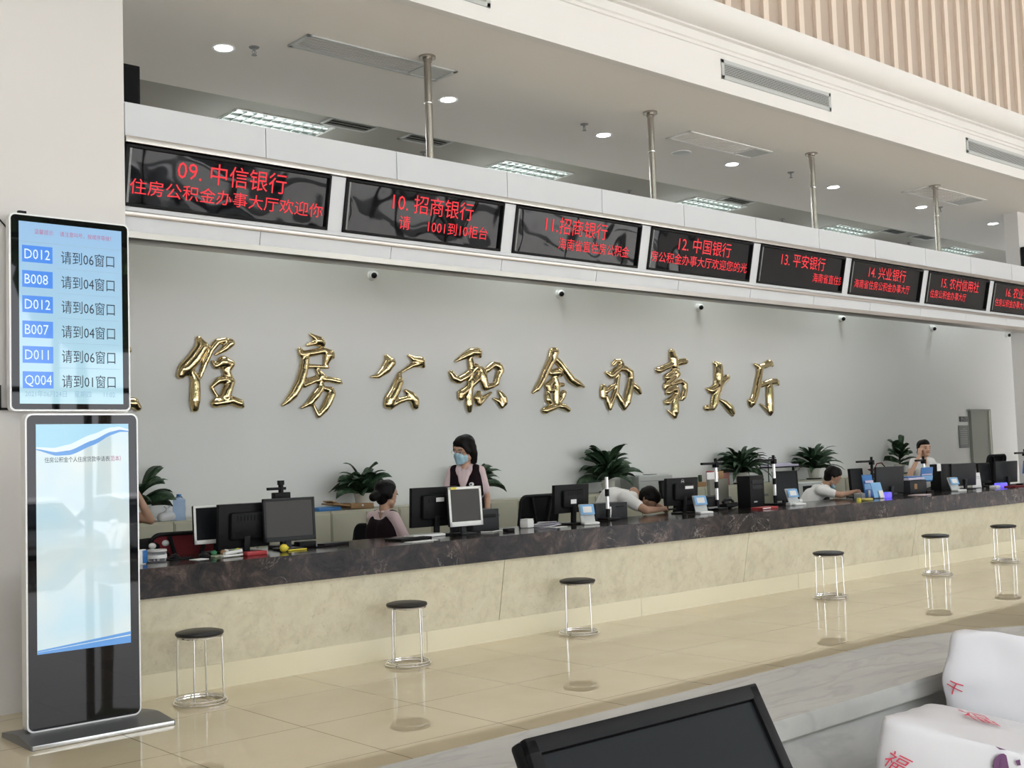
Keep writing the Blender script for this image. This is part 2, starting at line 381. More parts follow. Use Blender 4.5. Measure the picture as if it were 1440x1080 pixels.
for k, (l1, l2, x2, l3, x1, _) in enumerate(boards):
    cx = bx[k]+BW/2; cz = 3.577; cy = yb(cz)
    b = thing('led_board', 'black LED board showing %s in red, %s' % (l1[:3].strip('.'), _extra[k]), 'LED board', (cx, cy, cz), group='LED boards in the sign band', rot=(TILT,0,0))
    xl = max(-BW/2, BX0+.002-cx) if k == 0 else -BW/2
    w = BW/2-xl; mx = (BW/2+xl)/2
    mb = MB()
    for (c, s) in (((mx,.01,BH/2-.011),(w,.05,.022)), ((mx,.01,-BH/2+.011),(w,.05,.022)), ((xl+.013,.01,0),(.026,.05,BH)), ((BW/2-.009,.01,0),(.018,.05,BH))):
        mb.box(c, s, bev=.003)
    mb.obj('frame', black, b)
    MB().box((xl+.035,-.004,0), (.016,.02,BH-.05)).obj('side_rail', mid_grey, b)
    nx = 40; gm = MB(); 
    gm.box((mx,.022,0), (w-.03,.02,BH-.04)); s = gm.obj('screen', led_glass, b)
    text(l1, .168, red_led, s, (xl+w*(x1-.025), .0095, .030), sx=.98)
    if k == 1: text('请', .125, red_led, s, (xl+w*.33, .0095, -.12)); text('1001到10柜台', .118, red_led, s, (xl+w*.50, .0095, -.12), sx=.98)
    elif l2: text(l2, .118, red_led, s, (xl+.05+w*x2*.98, .0095, -.115), sx=(w-.09-w*x2)/(len(l2)*.118) if k in (0,3) else .92)
    if l3: text(l3, .07, red_led, s, (xl+w*.1, .0095, -.185))
for x, lab in ((3.36, 'small black speaker box hanging beside the left white column'),):
    t = thing('wall_speaker', lab, 'speaker', (3.39, 8.0, 4.27)); 
    MB().box((0,0,0), (.15,.22,.32), bev=.01).obj('cabinet', black, t); MB().box((0,-.112,0), (.11,.01,.26)).obj('grille', black_m, t)
    MB().box((-.05,.0,0), (.06,.05,.05)).obj('bracket', dark_grey, t)
t = thing('wall_speaker', 'small black speaker box on the far right white wall, above the sign band', 'speaker', (17.72, 7.95, 4.28))
MB().box((0,0,0), (.18,.18,.42), bev=.01).obj('cabinet', black, t); MB().box((0,-.092,0), (.14,.01,.36)).obj('grille', black_m, t); MB().box((0,.09,0), (.06,.06,.05)).obj('bracket', dark_grey, t)

# ------------------------------------------------------------------ ceiling fittings
dls = [(4.57,8.73),(6.99,8.74),(9.18,8.74),(11.46,8.74),(13.66,8.73),(15.98,8.73),(18.23,8.73)]
dl_lab = ['nearest the left white column', 'just right of the first hanging pole', 'left of the second hanging pole', 'right of the second hanging pole, below the open grille',
          'right of the third hanging pole', 'beside the farthest hanging pole', 'farthest right, beside the white end wall']
for (x, y), lab in zip(dls, dl_lab):
    t = thing('recessed_downlight', 'round glowing white ceiling downlight '+lab, 'downlight', (x,y,ZC), group='downlights in the low ceiling')
    MB().lathe([(.070,-.004),(.095,-.010),(.098,-.002),(.098,0),(.070,0)]).obj('trim_ring', white_pl, t)
    MB().lathe([(.0005,-.012),(.05,-.011),(.074,-.006),(.074,0),(.0005,0)]).obj('lens', glow, t)
    l = bpy.data.lights.new('downlight_lamp', 'SPOT'); l.energy = 14; l.spot_size = 2.2; l.spot_blend = .8; l.shadow_soft_size = .08; l.color = (.95,.97,1)
    o = bpy.data.objects.new('downlight_lamp', l); COL.objects.link(o); o.location = (0,0,-.03); o.parent = t
tr_lab = ['nearest the left column', 'second from the left, over the second board', 'between the second and third hanging poles', 'beside the third hanging pole', 'farthest away, behind the last hanging pole']
for k, lab in enumerate(tr_lab):
    x = 6.28+3.67*k if k < 4 else 21.1
    t = thing('ceiling_light_trough', 'louvred fluorescent ceiling trough, '+lab, 'ceiling light', (x, 10.88, 5.2), group='louvred troughs over the staff area')
    L, W = 1.18, .56
    mb = MB()
    for c, s in (((0,W/2,.0),(L,.03,.02)),((0,-W/2,0),(L,.03,.02)),((L/2,0,0),(.03,W,.02)),((-L/2,0,0),(.03,W,.02))): mb.box(c, s)
    mb.obj('frame', white_pl, t)
    mb = MB()
    for i in range(10): mb.box((-L/2+L*(i+.5)/10-L/20+.0,0,-.004), (.006,W-.03,.035))
    for j in (-.0933,.0933): mb.box((0,j,-.004), (L-.03,.02,.03), bev=.004)
    mb.obj('louvre', louvre, t)
    for j in (-.186, 0, .186): MB().cyl((-L/2+.04,j,.004), (L/2-.04,j,.004), .013, seg=10).obj('tube', tube_glow, t)
    MB().box((0,0,-.001), (L-.02,W-.02,.004)).obj('reflector', louvre, t)
    l = bpy.data.lights.new('trough_lamp', 'AREA'); l.shape = 'RECTANGLE'; l.size = 1.1; l.size_y = .5; l.energy = 30; l.color = (.93,1,.97)
    o = bpy.data.objects.new('trough_lamp', l); COL.objects.link(o); o.location = (0,0,-.04); o.parent = t
def grille(label, loc, L, W, slats, dark, end=0, rot=(0,0,0), group=None):
    # face lies in local XY, looking down -Z
    t = thing('air_grille', label, 'air grille', loc, group=group, rot=rot)
    mb = MB(); gl = L-end
    for c, s in (((0,W/2-.02,-.005),(L,.04,.014)),((0,-W/2+.02,-.005),(L,.04,.014)),((L/2-.02,0,-.005),(.04,W,.014)),((-L/2+.02,0,-.005),(.04,W,.014))): mb.box(c, s, bev=.003)
    if end: mb.box((L/2-end, 0, -.005), (.03, W, .014))
    mb.obj('frame', light_grey if dark else white_pl, t)
    MB().box((-end/2,0,.002), (gl-.04,W-.04,.004)).obj('duct_opening', seam if dark else light_grey, t)
    if end: MB().box((L/2-end/2,0,-.003), (end-.05,W-.06,.006)).obj('access_panel', light_grey, t)
    mb = MB()
    for i in range(slats):
        y = -W/2+.04+(W-.08)*(i+.5)/slats
        mb.box((-end/2, y, -.006), (gl-.07, (W-.08)/slats*.45, .006), (.5,0,0))
    mb.obj('slats', light_grey if dark else white_pl, t); return t
grille('long dark slatted ceiling grille beside the first hanging pole', (5.76,8.2,ZC), 1.58,.33, 7, True, .34, group='ceiling air grilles')
grille('pale ceiling grille with closed slats beside the round ceiling speaker', (10.64,8.25,ZC), 1.56,.36, 8, False, .36, group='ceiling air grilles')
grille('pale ceiling grille behind the farthest hanging pole', (15.56,8.13,ZC), 1.6,.46, 8, False, .4, group='ceiling air grilles')
fl = (PI/2, 0, 0)
grille('wall grille in the white fascia, cut by the top edge of the view', (5.10,6.981,5.28), 1.9,.2, 7, True, 0, (-PI/2,0,0), 'grilles in the white fascia')
grille('wall grille in the white fascia, whole and nearest the middle', (10.0,6.981,5.28), 1.9,.2, 7, True, 0, (-PI/2,0,0), 'grilles in the white fascia')
grille('wall grille in the white fascia at the right edge of the view', (14.93,6.981,5.28), 1.9,.2, 7, True, 0, (-PI/2,0,0), 'grilles in the white fascia')
for x, lab in ((6.95,'between the first trough and the first pole'),(8.0,'just behind the first hanging pole'),(13.75,'right of the third trough'),(18.1,'right of the third hanging pole'),(19.1,'left of the last hanging pole')):
    grille('small dark grille in the rear ceiling '+lab, (x,10.42,5.2), .62,.3, 3, True, 0, group='small grilles in the rear ceiling')
def sprinkler(x, y, z, lab):
    t = thing('sprinkler', 'small metal ceiling sprinkler '+lab, 'sprinkler', (x,y,z), group='ceiling sprinklers')
    MB().lathe([(.0005,0),(.045,0),(.04,-.008),(.012,-.014),(.012,-.03),(.0005,-.03)], seg=16).obj('escutcheon', mid_grey, t)
    MB().tube([(-.014,0,-.03),(-.018,0,-.05),(0,0,-.068)], .004).tube([(.014,0,-.03),(.018,0,-.05),(0,0,-.068)], .004).cyl((0,0,-.03),(0,0,-.06),.004).obj('frame_arms', mid_grey, t)
    MB().cyl((0,0,-.068),(0,0,-.071),.024).obj('deflector', mid_grey, t)
for x, lab in ((4.77,'beside the leftmost downlight'),(8.71,'left of the third downlight'),(12.45,'left of the third hanging pole'),(16.24,'right of the last hanging pole')): sprinkler(x, 8.57, ZC, lab)
for x, lab in ((8.3,'in the rear ceiling behind the first pole'),(11.9,'in the rear ceiling left of the second pole'),(15.5,'in the rear ceiling left of the third pole'),(19.4,'in the rear ceiling left of the last pole')): sprinkler(x, 10.88, 5.2, lab)
t = thing('ceiling_speaker', 'round white ceiling speaker beside the second hanging pole', 'speaker', (10.5,8.74,ZC))
MB().lathe([(.0005,-.012),(.08,-.012),(.11,-.006),(.115,0),(.0005,0)]).obj('grille', light_grey, t); MB().torus((0,0,-.004),.113,.006).obj('rim', white_pl, t)
cl = ['farthest left, under the second LED board', 'second from the left, under the third LED board', 'under the fourth board', 'under the sixth board', 'under the seventh board', 'farthest right, beside the white end wall']
for (px, py), lab in zip(((526,387),(789,413),(985,432),(1185,448),(1313,462),(1418,471)), cl):
    p = on_y(px, py, YW-.05)
    t = thing('security_camera', 'dome camera on the back wall, '+lab, 'camera', (p.x, YW, p.z), group='dome cameras on the back wall')
    MB().cyl((0,0,0),(0,-.03,0),.06).obj('mount', white_pl, t); MB().sph((-.0,-.05,0),.052,seg=18).obj('shell', white_pl, t)
    MB().sph((-.018,-.078,-.008),.035,seg=16).obj('lens', black, t)

# ------------------------------------------------------------------ gold brush-written characters on the back wall
LET = {
 '住': ((240,460,8.308), [[(330,140,28),(372,225,58),(275,375,64),(165,490,62),(122,555,40)],[(160,520,40),(250,530,32),(290,610,42),(290,750,46),(285,860,48),(285,950,34)],
   [(340,590,16),(400,430,24),(470,270,27),(545,175,32),(640,150,24),(700,185,42),(640,250,30),(525,322,8)],[(488,400,10),(535,455,30),(620,410,62),(700,430,42),(650,510,36),(690,590,34)],
   [(482,700,14),(560,625,32),(640,610,36),(705,635,40),(670,720,48),(640,810,50)],[(485,715,13),(550,815,15)],[(525,890,44),(620,875,44),(720,855,42),(800,890,46),(835,920,24)]]),
 '房': ((390,460,8.308), [[(390,85,10),(440,120,26),(490,160,46),(525,190,32)],[(350,212,9),(430,188,22),(500,185,32)],[(268,262,20),(285,320,26),(312,350,30)],
   [(300,318,34),(420,300,32),(540,275,30),(620,310,40),(640,345,26)],[(600,330,46),(570,430,20)],[(350,460,20),(470,458,17),(590,468,15)],[(330,370,36),(310,500,38),(270,640,40),(190,790,38),(120,870,24),(60,915,8)],
   [(468,490,12),(515,570,36),(500,620,30)],[(315,682,24),(420,635,22),(510,605,30),(620,612,27),(720,635,28),(752,655,10)],[(312,618,9),(400,605,13),(460,585,15)],
   [(505,650,26),(520,700,28),(450,800,36),(380,890,30),(282,945,7)],[(530,715,20),(630,735,30),(635,780,38),(600,870,38),(550,960,34),(488,1040,18),(460,980,13),(420,900,8)]]),
 '公': ((515,480,9.82), [[(280,200,18),(330,290,60),(270,390,50),(170,480,26),(72,490,8)],[(590,195,11),(670,250,40),(740,270,56),(785,340,26)],[(740,300,48),(640,330,28),(560,380,15),(480,430,11)],
   [(462,445,15),(452,560,50),(400,680,54),(330,800,58),(310,870,50),(345,915,22)],[(345,880,42),(450,825,36),(560,790,30),(640,800,36)],[(550,680,17),(620,740,40),(670,810,48),(682,900,34)]]),
 '积': ((625,480,9.82), [[(160,275,8),(270,210,32),(380,150,48),(450,150,52),(492,205,20)],[(362,230,26),(375,330,32),(370,440,28),(370,540,34),(350,640,34),(340,760,34),(345,880,36),(350,960,20)],
   [(95,430,24),(140,510,38),(200,540,38),(290,490,40),(380,420,34),(430,360,46),(452,385,18)],[(520,390,20),(460,520,34),(400,580,34),(330,650,34),(240,720,42),(230,780,32)],
   [(510,380,28),(540,460,38),(550,560,40),(570,640,36)],[(590,395,32),(680,320,34),(750,340,42),(780,400,36),(740,490,28),(720,580,28)],[(570,640,34),(660,612,30),(737,590,16)],
   [(482,700,18),(460,780,40),(475,860,32),(540,790,28),(650,705,8)],[(768,700,20),(815,780,38),(830,850,34),(800,910,16),(750,825,24),(688,790,10)]]),
 '金': ((740,480,9.82), [[(385,145,52),(360,240,42),(290,380,36),(220,540,32),(150,660,28),(95,710,8)],[(410,250,34),(480,320,34),(560,430,38),(630,530,42),(720,590,40),(797,625,13)],
   [(350,440,34),(430,430,50),(470,460,28)],[(400,500,28),(425,600,30),(420,720,30),(420,860,26)],[(370,540,24),(300,610,34),(320,680,32),(390,660,22)],[(450,600,28),(505,600,22)],
   [(300,730,26),(310,810,34),(350,860,22)],[(520,710,30),(500,780,24),(450,850,20)],[(268,955,38),(350,920,38),(440,890,30),(530,905,34),(583,945,26)]]),
 '办': ((835,490,10.8), [[(300,250,15),(340,192,25),(400,190,27),(430,240,28),(400,290,34),(330,350,40),(270,415,38),(192,365,13)],[(400,310,36),(480,310,38),(550,360,42),(570,450,32),(550,580,38),(530,700,42),(510,820,38),(470,920,16)],
   [(375,400,26),(355,520,24),(350,620,26),(300,740,24),(260,850,28),(248,918,20)],[(470,915,18),(420,800,32),(360,700,24),(335,600,18)],[(245,910,20),(222,820,26),(190,720,24),(145,740,26),(140,640,28),(150,575,28)],
   [(180,655,32),(260,590,27),(325,560,18)],[(605,555,32),(660,610,38),(702,672,24)]]),
 '事': ((915,485,9.82), [[(295,90,28),(315,180,42),(330,290,38)],[(115,350,36),(200,312,32),(300,272,32),(400,240,40),(470,228,36)],[(395,330,8),(340,360,24),(300,390,30),(230,450,34)],[(340,370,34),(370,400,34),(345,450,26),(290,500,28),(220,560,30),(205,592,20)],
   [(280,545,26),(350,525,24),(430,502,24),(480,545,26),(478,620,26),(452,720,28),(430,755,16)],[(245,655,32),(300,615,32),(350,605,32),(372,680,22),(310,725,22),(232,795,32)],[(340,720,22),(345,820,32),(345,920,34),(340,1000,16),(290,950,15),(240,905,7)],[(350,745,18),(440,755,16)]]),
 '大': ((980,495,10.8), [[(278,168,24),(330,210,44),(335,330,48),(330,440,44),(320,560,48),(285,680,42),(270,780,42),(235,855,32),(160,850,36)],[(160,560,13),(225,585,42),(300,540,48),(380,450,44),(450,390,40),(477,400,20)],[(345,720,11),(430,775,34),(500,850,46),(540,920,32),(552,968,9)]]),
 '厅': ((980,495,10.8), [[(892,190,18),(950,230,34),(1030,210,36),(1100,168,44),(1148,205,17)],[(965,255,34),(945,380,37),(920,520,36),(890,660,38),(850,770,38),(828,822,18),(808,740,24)],[(945,525,18),(1040,480,33),(1130,450,40),(1200,450,40),(1238,492,17)],
   [(1108,530,38),(1110,650,43),(1115,780,42),(1125,900,34),(1120,952,14),(1060,870,20),(975,790,7)]]),
}
llab = ['first whole one from the left', 'second from the left, dot over a long leaning stroke', 'third, two dots over an open hook', 'fourth, above and left of the masked woman',
        'fifth, roof shaped with wide sweeping strokes', 'sixth, small with two pointed feet', 'seventh, tall with stacked loops', 'eighth, like a walking figure', 'last on the right']
def brush(name_label, pts_fn, strokes, k, asp=1.):
    ctr = None; allp = []
    S = []
    for st in strokes:
        q = []
        for (x, y, r) in st:
            p = pts_fn(x, y); q.append((p.x, p.z, r*k*1.15+.008)); allp.append(p)
        S.append(q)
    cx = sum(p.x for p in allp)/len(allp); cz = min(p.z for p in allp)
    mb = MB()
    for q in S:
        for (x0, z0, r0), (x1, z1, r1) in zip(q, q[1:]):
            mb.rc(((x0-cx)/asp, 0, z0-cz), max(r0,.012), ((x1-cx)/asp, 0, z1-cz), max(r1,.012), 12, 4)
    for v in mb.bm.verts:
        v.co.x *= asp
        v.co.y = max(-.085, min(.0, v.co.y*1.0)) if v.co.y < 0 else .0 + min(v.co.y*.35, .018)
    o = mb.obj('wall_character', gold, None, (cx, YW-.02, cz), voxel=.011, relax=3)
    tag(o, name_label, 'character', 'gold characters on the back wall'); return o
for (ch, ((ox, oy, s), strokes)), lab in zip(LET.items(), llab):
    c0 = strokes[0][0]; pc = on_y(ox+50, oy+60, YW-.03); pd = on_y(ox+50, oy+61, YW-.03); pe = on_y(ox+51, oy+60, YW-.03)
    k = (pc-pd).length/s; asp = (pc-pe).length/(pc-pd).length
    brush('gold character %s on the wall, %s' % (ch, lab), lambda x, y: on_y(ox+x/s, oy+y/s, YW-.03), strokes, k, asp)
brush('gold character almost hidden behind the hanging screen, one tip showing', lambda x, y: on_y(90+x, 470+y, YW-.03),
      [[(10,30,4),(90,22,4)],[(48,5,4),(46,35,4)],[(25,40,4),(28,85,4)],[(25,40,3),(70,38,4),(68,88,4)],[(30,55,3),(66,55,3)],[(30,70,3),(66,70,3)],[(0,102,4),(60,95,5),(98,97,6),(104,103,4)]], .0078)

# ------------------------------------------------------------------ hanging queue screen on the column, and the standing kiosk
ds_blue = mat('queue_screen', (.1,.1,.1), .03, emit=(.45,.72,.93), es=.80, spec=.6)
_n, _l, _b = nt(ds_blue)
_tc = _n.new('ShaderNodeTexCoord'); _sp = _n.new('ShaderNodeSeparateXYZ'); _rp = _n.new('ShaderNodeValToRGB')
_l.new(_tc.outputs['Generated'], _sp.inputs[0]); _l.new(_sp.outputs['Z'], _rp.inputs[0]); _l.new(_rp.outputs[0], _b.inputs['Emission Color'])
_rp.color_ramp.elements[0].color = (.50,.82,.93,1); _rp.color_ramp.elements[1].color = (.33,.60,.93,1)
badge_b = mat('badge_blue', (.05,.1,.2), .1, emit=(.055,.24,.84), es=.85)
txt_w = mat('text_light', (.1,.1,.1), .3, emit=(.75,.92,1), es=.9)
txt_d = mat('text_dark', (.01,.02,.05), .3)
txt_g = mat('text_faint', (.1,.15,.2), .3, emit=(.30,.50,.66), es=.7)
txt_r = mat('text_red', (.1,.02,.05), .3, emit=(.55,.16,.34), es=.7)
p0 = on_y(14, 578, 7.565); p1 = on_y(180.5, 316.5, 7.565)
W, H = p1.x-p0.x, p1.z-p0.z
disp = thing('queue_display', 'tall blue queue screen hung on the white column above the kiosk', 'screen', ((p0.x+p1.x)/2, 7.565, (p0.z+p1.z)/2))
mb = MB(); mb.prism(rrect(W, H, .035), 'y', 0, .06); mb.obj('housing', alu_white, disp)
mb = MB(); mb.prism(rrect(W-.022, H-.022, .028), 'y', -.004, .001); mb.obj('front_glass', black_glass, disp)
sx0, sx1, sz0, sz1 = -W/2+W*.075, W/2-W*.068, -H/2+H*.037, H/2-H*.040
scr = MB().box(((sx0+sx1)/2, -.005, (sz0+sz1)/2), (sx1-sx0, .004, sz1-sz0)).obj('screen', ds_blue, disp)
SW, SH = sx1-sx0, sz1-sz0
rows = [('D012','请到06窗口'),('B008','请到04窗口'),('D012','请到06窗口'),('B007','请到04窗口'),('D011','请到06窗口'),('Q004','请到01窗口')]
text('温馨提示', .036, txt_r, scr, (sx0+SW*.14, -.0095, sz1-SH*.063), sx=.86); text('请注意叫号，按顺序等候！', .036, txt_r, scr, (sx0+SW*.385, -.0095, sz1-SH*.063), sx=.84)
MB().box(((sx0+sx1)/2, -.0085, sz1-SH*.112), (SW, .002, .003)).obj('rule', txt_g, scr)
for i, (a, b) in enumerate(rows):
    z = sz1-SH*(.178+.1385*i)
    bd = MB().box((sx0+SW*.170, -.0085, z), (SW*.285, .003, SH*.092)).obj('number_badge', badge_b, scr)
    text(a, .092, txt_w, bd, (sx0+SW*.04, -.011, z-.032), sx=.82)
    text(b, .092, txt_d, scr, (sx0+SW*.39, -.0095, z-.040), sx=.80)
    if i < 5: MB().box((sx0+SW*.66, -.0075, z-SH*.069), (SW*.6, .0015, .0022)).obj('rule', txt_g, scr)
for q_, u_ in (('2021年06月24日', .045), ('星期四', .51), ('11:02', .79)): text(q_, .045, txt_g, scr, (sx0+SW*u_, -.0095, sz0+SH*.04), sx=.86)
MB().box((0, .09, .0), (W*.6, .06, H*.5)).obj('wall_mount', dark_grey, disp)
MB().box((-W/2-.035, .09, -H/2+.09), (.016, .02, .16)).box((-W/2-.012, .09, -H/2+.018), (.06, .02, .014)).obj('mount_bracket', black, disp)
MB().box((-W/2+.1, .06, H/2+.012), (.05, .03, .03)).obj('top_clip', black, disp)
MB().tube([on_y(-30,282,7.675)-disp.location, on_y(-2,307,7.675)-disp.location, on_y(5,315,7.675)-disp.location, on_y(10,321,7.665)-disp.location, on_y(22,324,7.64)-disp.location], .005, 6).obj('power_cable', black, disp)

kb = on_y(38, 1030, 6.78); kt = on_y(193.5, 581.5, 6.78)
KW, KH = kt.x-kb.x, kt.z-.05
kio = thing('info_kiosk', 'standing silver information kiosk with a tall glossy screen, before the white column', 'kiosk', ((kb.x+kt.x)/2, 6.78, 0))
MB().prism([(6.56-6.78,.0),(7.05-6.78,.0),(7.05-6.78,.028),(6.84-6.78,.05),(6.78-6.78,.05),(6.56-6.78,.026)], 'x', -KW/2-.05, KW/2+.11).obj('base', base_grey, kio)
MB().box((.03, 6.563-6.78, .014), (KW+.15, .012, .024), bev=.003).obj('base_edge', alu, kio)
mb = MB(); mb.prism(rrect(KW, KH, .04, cy=.05+KH/2), 'y', 0, .075); mb.obj('housing', alu_white, kio)
mb = MB(); mb.prism(rrect(KW-.02, KH-.02, .033, cy=.05+KH/2), 'y', -.004, .001); gl = mb.obj('front_glass', black_glass, kio)
a = on_y(52.5, 921, 6.776); b_ = on_y(180, 596, 6.776)
lx0, lx1, lz0, lz1 = a.x-kio.location.x, b_.x-kio.location.x, a.z, b_.z
k_scr = mat('kiosk_screen', (.1,.1,.1), .02, emit=(.66,.80,.82), es=.80, spec=.7)
_n, _l, _b = nt(k_scr)
_tc = _n.new('ShaderNodeTexCoord'); _ns = _n.new('ShaderNodeTexNoise'); _ns.inputs['Scale'].default_value = 2.2; _rp = _n.new('ShaderNodeValToRGB')
_l.new(_tc.outputs['Object'], _ns.inputs['Vector']); _l.new(_ns.outputs['Fac'], _rp.inputs[0]); _l.new(_rp.outputs[0], _b.inputs['Emission Color'])
_rp.color_ramp.elements[0].position = .35; _rp.color_ramp.elements[1].position = .65
_rp.color_ramp.elements[0].color = (.54,.78,.88,1); _rp.color_ramp.elements[1].color = (.74,.84,.82,1)
ks = MB().box(((lx0+lx1)/2, -.005, (lz0+lz1)/2), (lx1-lx0, .004, lz1-lz0)).obj('screen', k_scr, kio)
LW, LH = lx1-lx0, lz1-lz0
wave_b = mat('wave_blue', (.05,.1,.2), .1, emit=(.10,.32,.72), es=.8); wave_l = mat('wave_light', (.1,.15,.2), .1, emit=(.80,.90,.93), es=.85); sky_fill = mat('wave_sky', (.1,.15,.2), .1, emit=(.36,.68,.84), es=.82)
WC = [(0,.108),(.2,.124),(.35,.117),(.6,.074),(.8,.036),(.9,.027),(1.01,.033)]
def wz(u):
    for (u0, v0), (u1, v1) in zip(WC, WC[1:]):
        if u0 <= u <= u1:
            f = (u-u0)/(u1-u0); return lz1-LH*(v0+(v1-v0)*(f*f*(3-2*f)*.4+f*.6))
def ribbon(f0, f1, m, nm, dy, n=40):
    mb = MB(); A = []; B = []
    for i in range(n+1):
        u = i/n; A.append((lx0+LW*u, f0(u))); B.append((lx0+LW*u, f1(u)))
    mb.prism(A+B[::-1], 'y', dy-.0012, dy); return mb.obj(nm, m, ks, smooth=False)
ribbon(lambda u: lz1, lambda u: wz(u)+.012, sky_fill, 'wave', -.007)
ribbon(lambda u: wz(u)+.03*math.sin(PI*u)+.008, lambda u: wz(u), wave_l, 'wave', -.0085)
ribbon(lambda u: wz(u)+.0, lambda u: wz(u)-.006-.024*math.sin(PI*min(1,u*1.0)), wave_b, 'wave', -.0095)
ribbon(lambda u: lz0+.012+.03*u, lambda u: lz0, wave_b, 'wave', -.007)
ribbon(lambda u: lz0+.022+.045*u, lambda u: lz0+.014+.035*u, wave_b, 'wave', -.008)
text('住房公积金个人住房贷款申请表', .0345, txt_d, ks, (lx0+LW*.085, -.009, lz1-LH*.168), sx=.79)
text('（范本）', .0345, txt_r, ks, (lx0+LW*.745, -.009, lz1-LH*.168), sx=.79)

# ------------------------------------------------------------------ stools
def make_stool():
    t = thing('stool', '', 'stool', (0,0,0), 0, 'round stools along the counter')
    MB().lathe([(.0005,.428),(.135,.428),(.150,.434),(.154,.444),(.150,.454),(.12,.462),(.0005,.464)], seg=36).obj('seat', leather, t)
    MB().torus((0,0,.422), .142, .006).obj('seat_ring', chrome, t)
    for k in range(4):
        a = PI/4+PI/2*k; r0, r1 = .142, .150
        MB().cyl((r0*math.cos(a), r0*math.sin(a), .424), (r1*math.cos(a), r1*math.sin(a), .012), .0055, seg=10).obj('leg', chrome, t)
    MB().torus((0,0,.009), .168, .008).torus((0,0,.026), .158, .006).obj('foot_ring', chrome, t); return t
st0 = make_stool()
sl = ['nearest the kiosk', 'second from the kiosk', 'third from the kiosk', 'fourth from the kiosk', 'fifth from the kiosk', 'sixth from the kiosk, near the right edge', 'cut by the right edge']
for i, ((x, y, rz), lab) in enumerate(zip(((3.44,7.04,.08),(5.12,7.08,.87),(6.93,7.11,.78),(10.08,6.72,.25),(12.52,6.90,.73),(14.25,6.93,.28),(16.02,7.12,.8)), sl)):
    o = st0 if i == 0 else copy_tree(st0); o.location = (x,y,0); o.rotation_euler.z = rz
    o['label'] = 'black-seated chrome stool, '+lab

# ------------------------------------------------------------------ the reception desk in front of the viewer
desk = thing('reception_desk', 'curved reception desk with a raised white marble ledge', 'desk', (0,0,0))
def arc(cx, cy, r, a0, a1, n): return [(cx+r*math.cos(a0+(a1-a0)*i/n), cy+r*math.sin(a0+(a1-a0)*i/n)) for i in range(n+1)]
OUT = [(-1.6,1.455)] + [(1.0,1.455)] + [(1.8,1.462)] + [(2.3,1.465)] + arc(2.36,.60,.865,PI/2,.05,14) + [(3.23,-1.2)]
def inset(d):
    return [(-1.6,1.455-d),(1.0,1.455-d),(1.8,1.462-d),(2.3,1.465-d)] + arc(2.36,.60,.865-d,PI/2,.05,14) + [(3.23-d,-1.2)]
MB().prism(OUT+inset(.275)[::-1], 'z', 1.015, 1.05).obj('ledge_top', white_marble, desk)
MB().prism(inset(.17)+inset(.26)[::-1], 'z', .74, 1.015).obj('ledge_wall', white_marble, desk)
MB().prism(inset(.08)+inset(.16)[::-1], 'z', .0, 1.015).obj('front_panel', dark_marble, desk)
MB().prism(inset(.262)+[(2.9,-1.2),(-1.6,-1.2)][:0]+inset(.78)[::-1], 'z', .70, .74).obj('desk_top', white_marble, desk)
MB().prism(inset(.18)+inset(.24)[::-1], 'z', .0, .70).obj('inner_panel', dark_grey, desk)
# monitor seen over its top edge
tt = math.radians(28)
mo = thing('desk_monitor', 'black monitor tilted back on the reception desk, nearest the viewer', 'monitor', (1.191, 1.095, 1.15), rot=(0,0,-.018))
mw, mh = .462, .285
def mloc(y, z): return V((0, -z*math.sin(tt)+y*math.cos(tt), -z*math.cos(tt)-y*math.sin(tt)))
hs = MB(); hs.box((0,.012,-mh/2), (mw,.024,mh), bev=.006); h = hs.obj('housing', black, mo, rot=(-tt,0,0))
# bezel lip around the sunken screen
mb = MB(); 
for c, s in (((0,-.003,-.011),(mw-.004,.012,.022)), ((0,-.003,-mh+.014),(mw-.004,.012,.028)), ((-mw/2+.012,-.003,-mh/2),(.02,.012,mh-.004)), ((mw/2-.012,-.003,-mh/2),(.02,.012,mh-.004))): mb.box(c, s, bev=.0025)
mb.obj('bezel', black, mo, rot=(-tt,0,0))
MB().box((0,-.001,-mh/2), (mw-.044,.004,mh-.048)).obj('screen', scr_dark, mo, rot=(-tt,0,0))
MB().box((0,-.03,-.335), (.07,.03,.14), (-.1,0,0), bev=.004).obj('stand_neck', dark_grey, mo)
MB().box((0,-.05,-.4), (.24,.17,.018), bev=.005).obj('stand_base', dark_grey, mo)

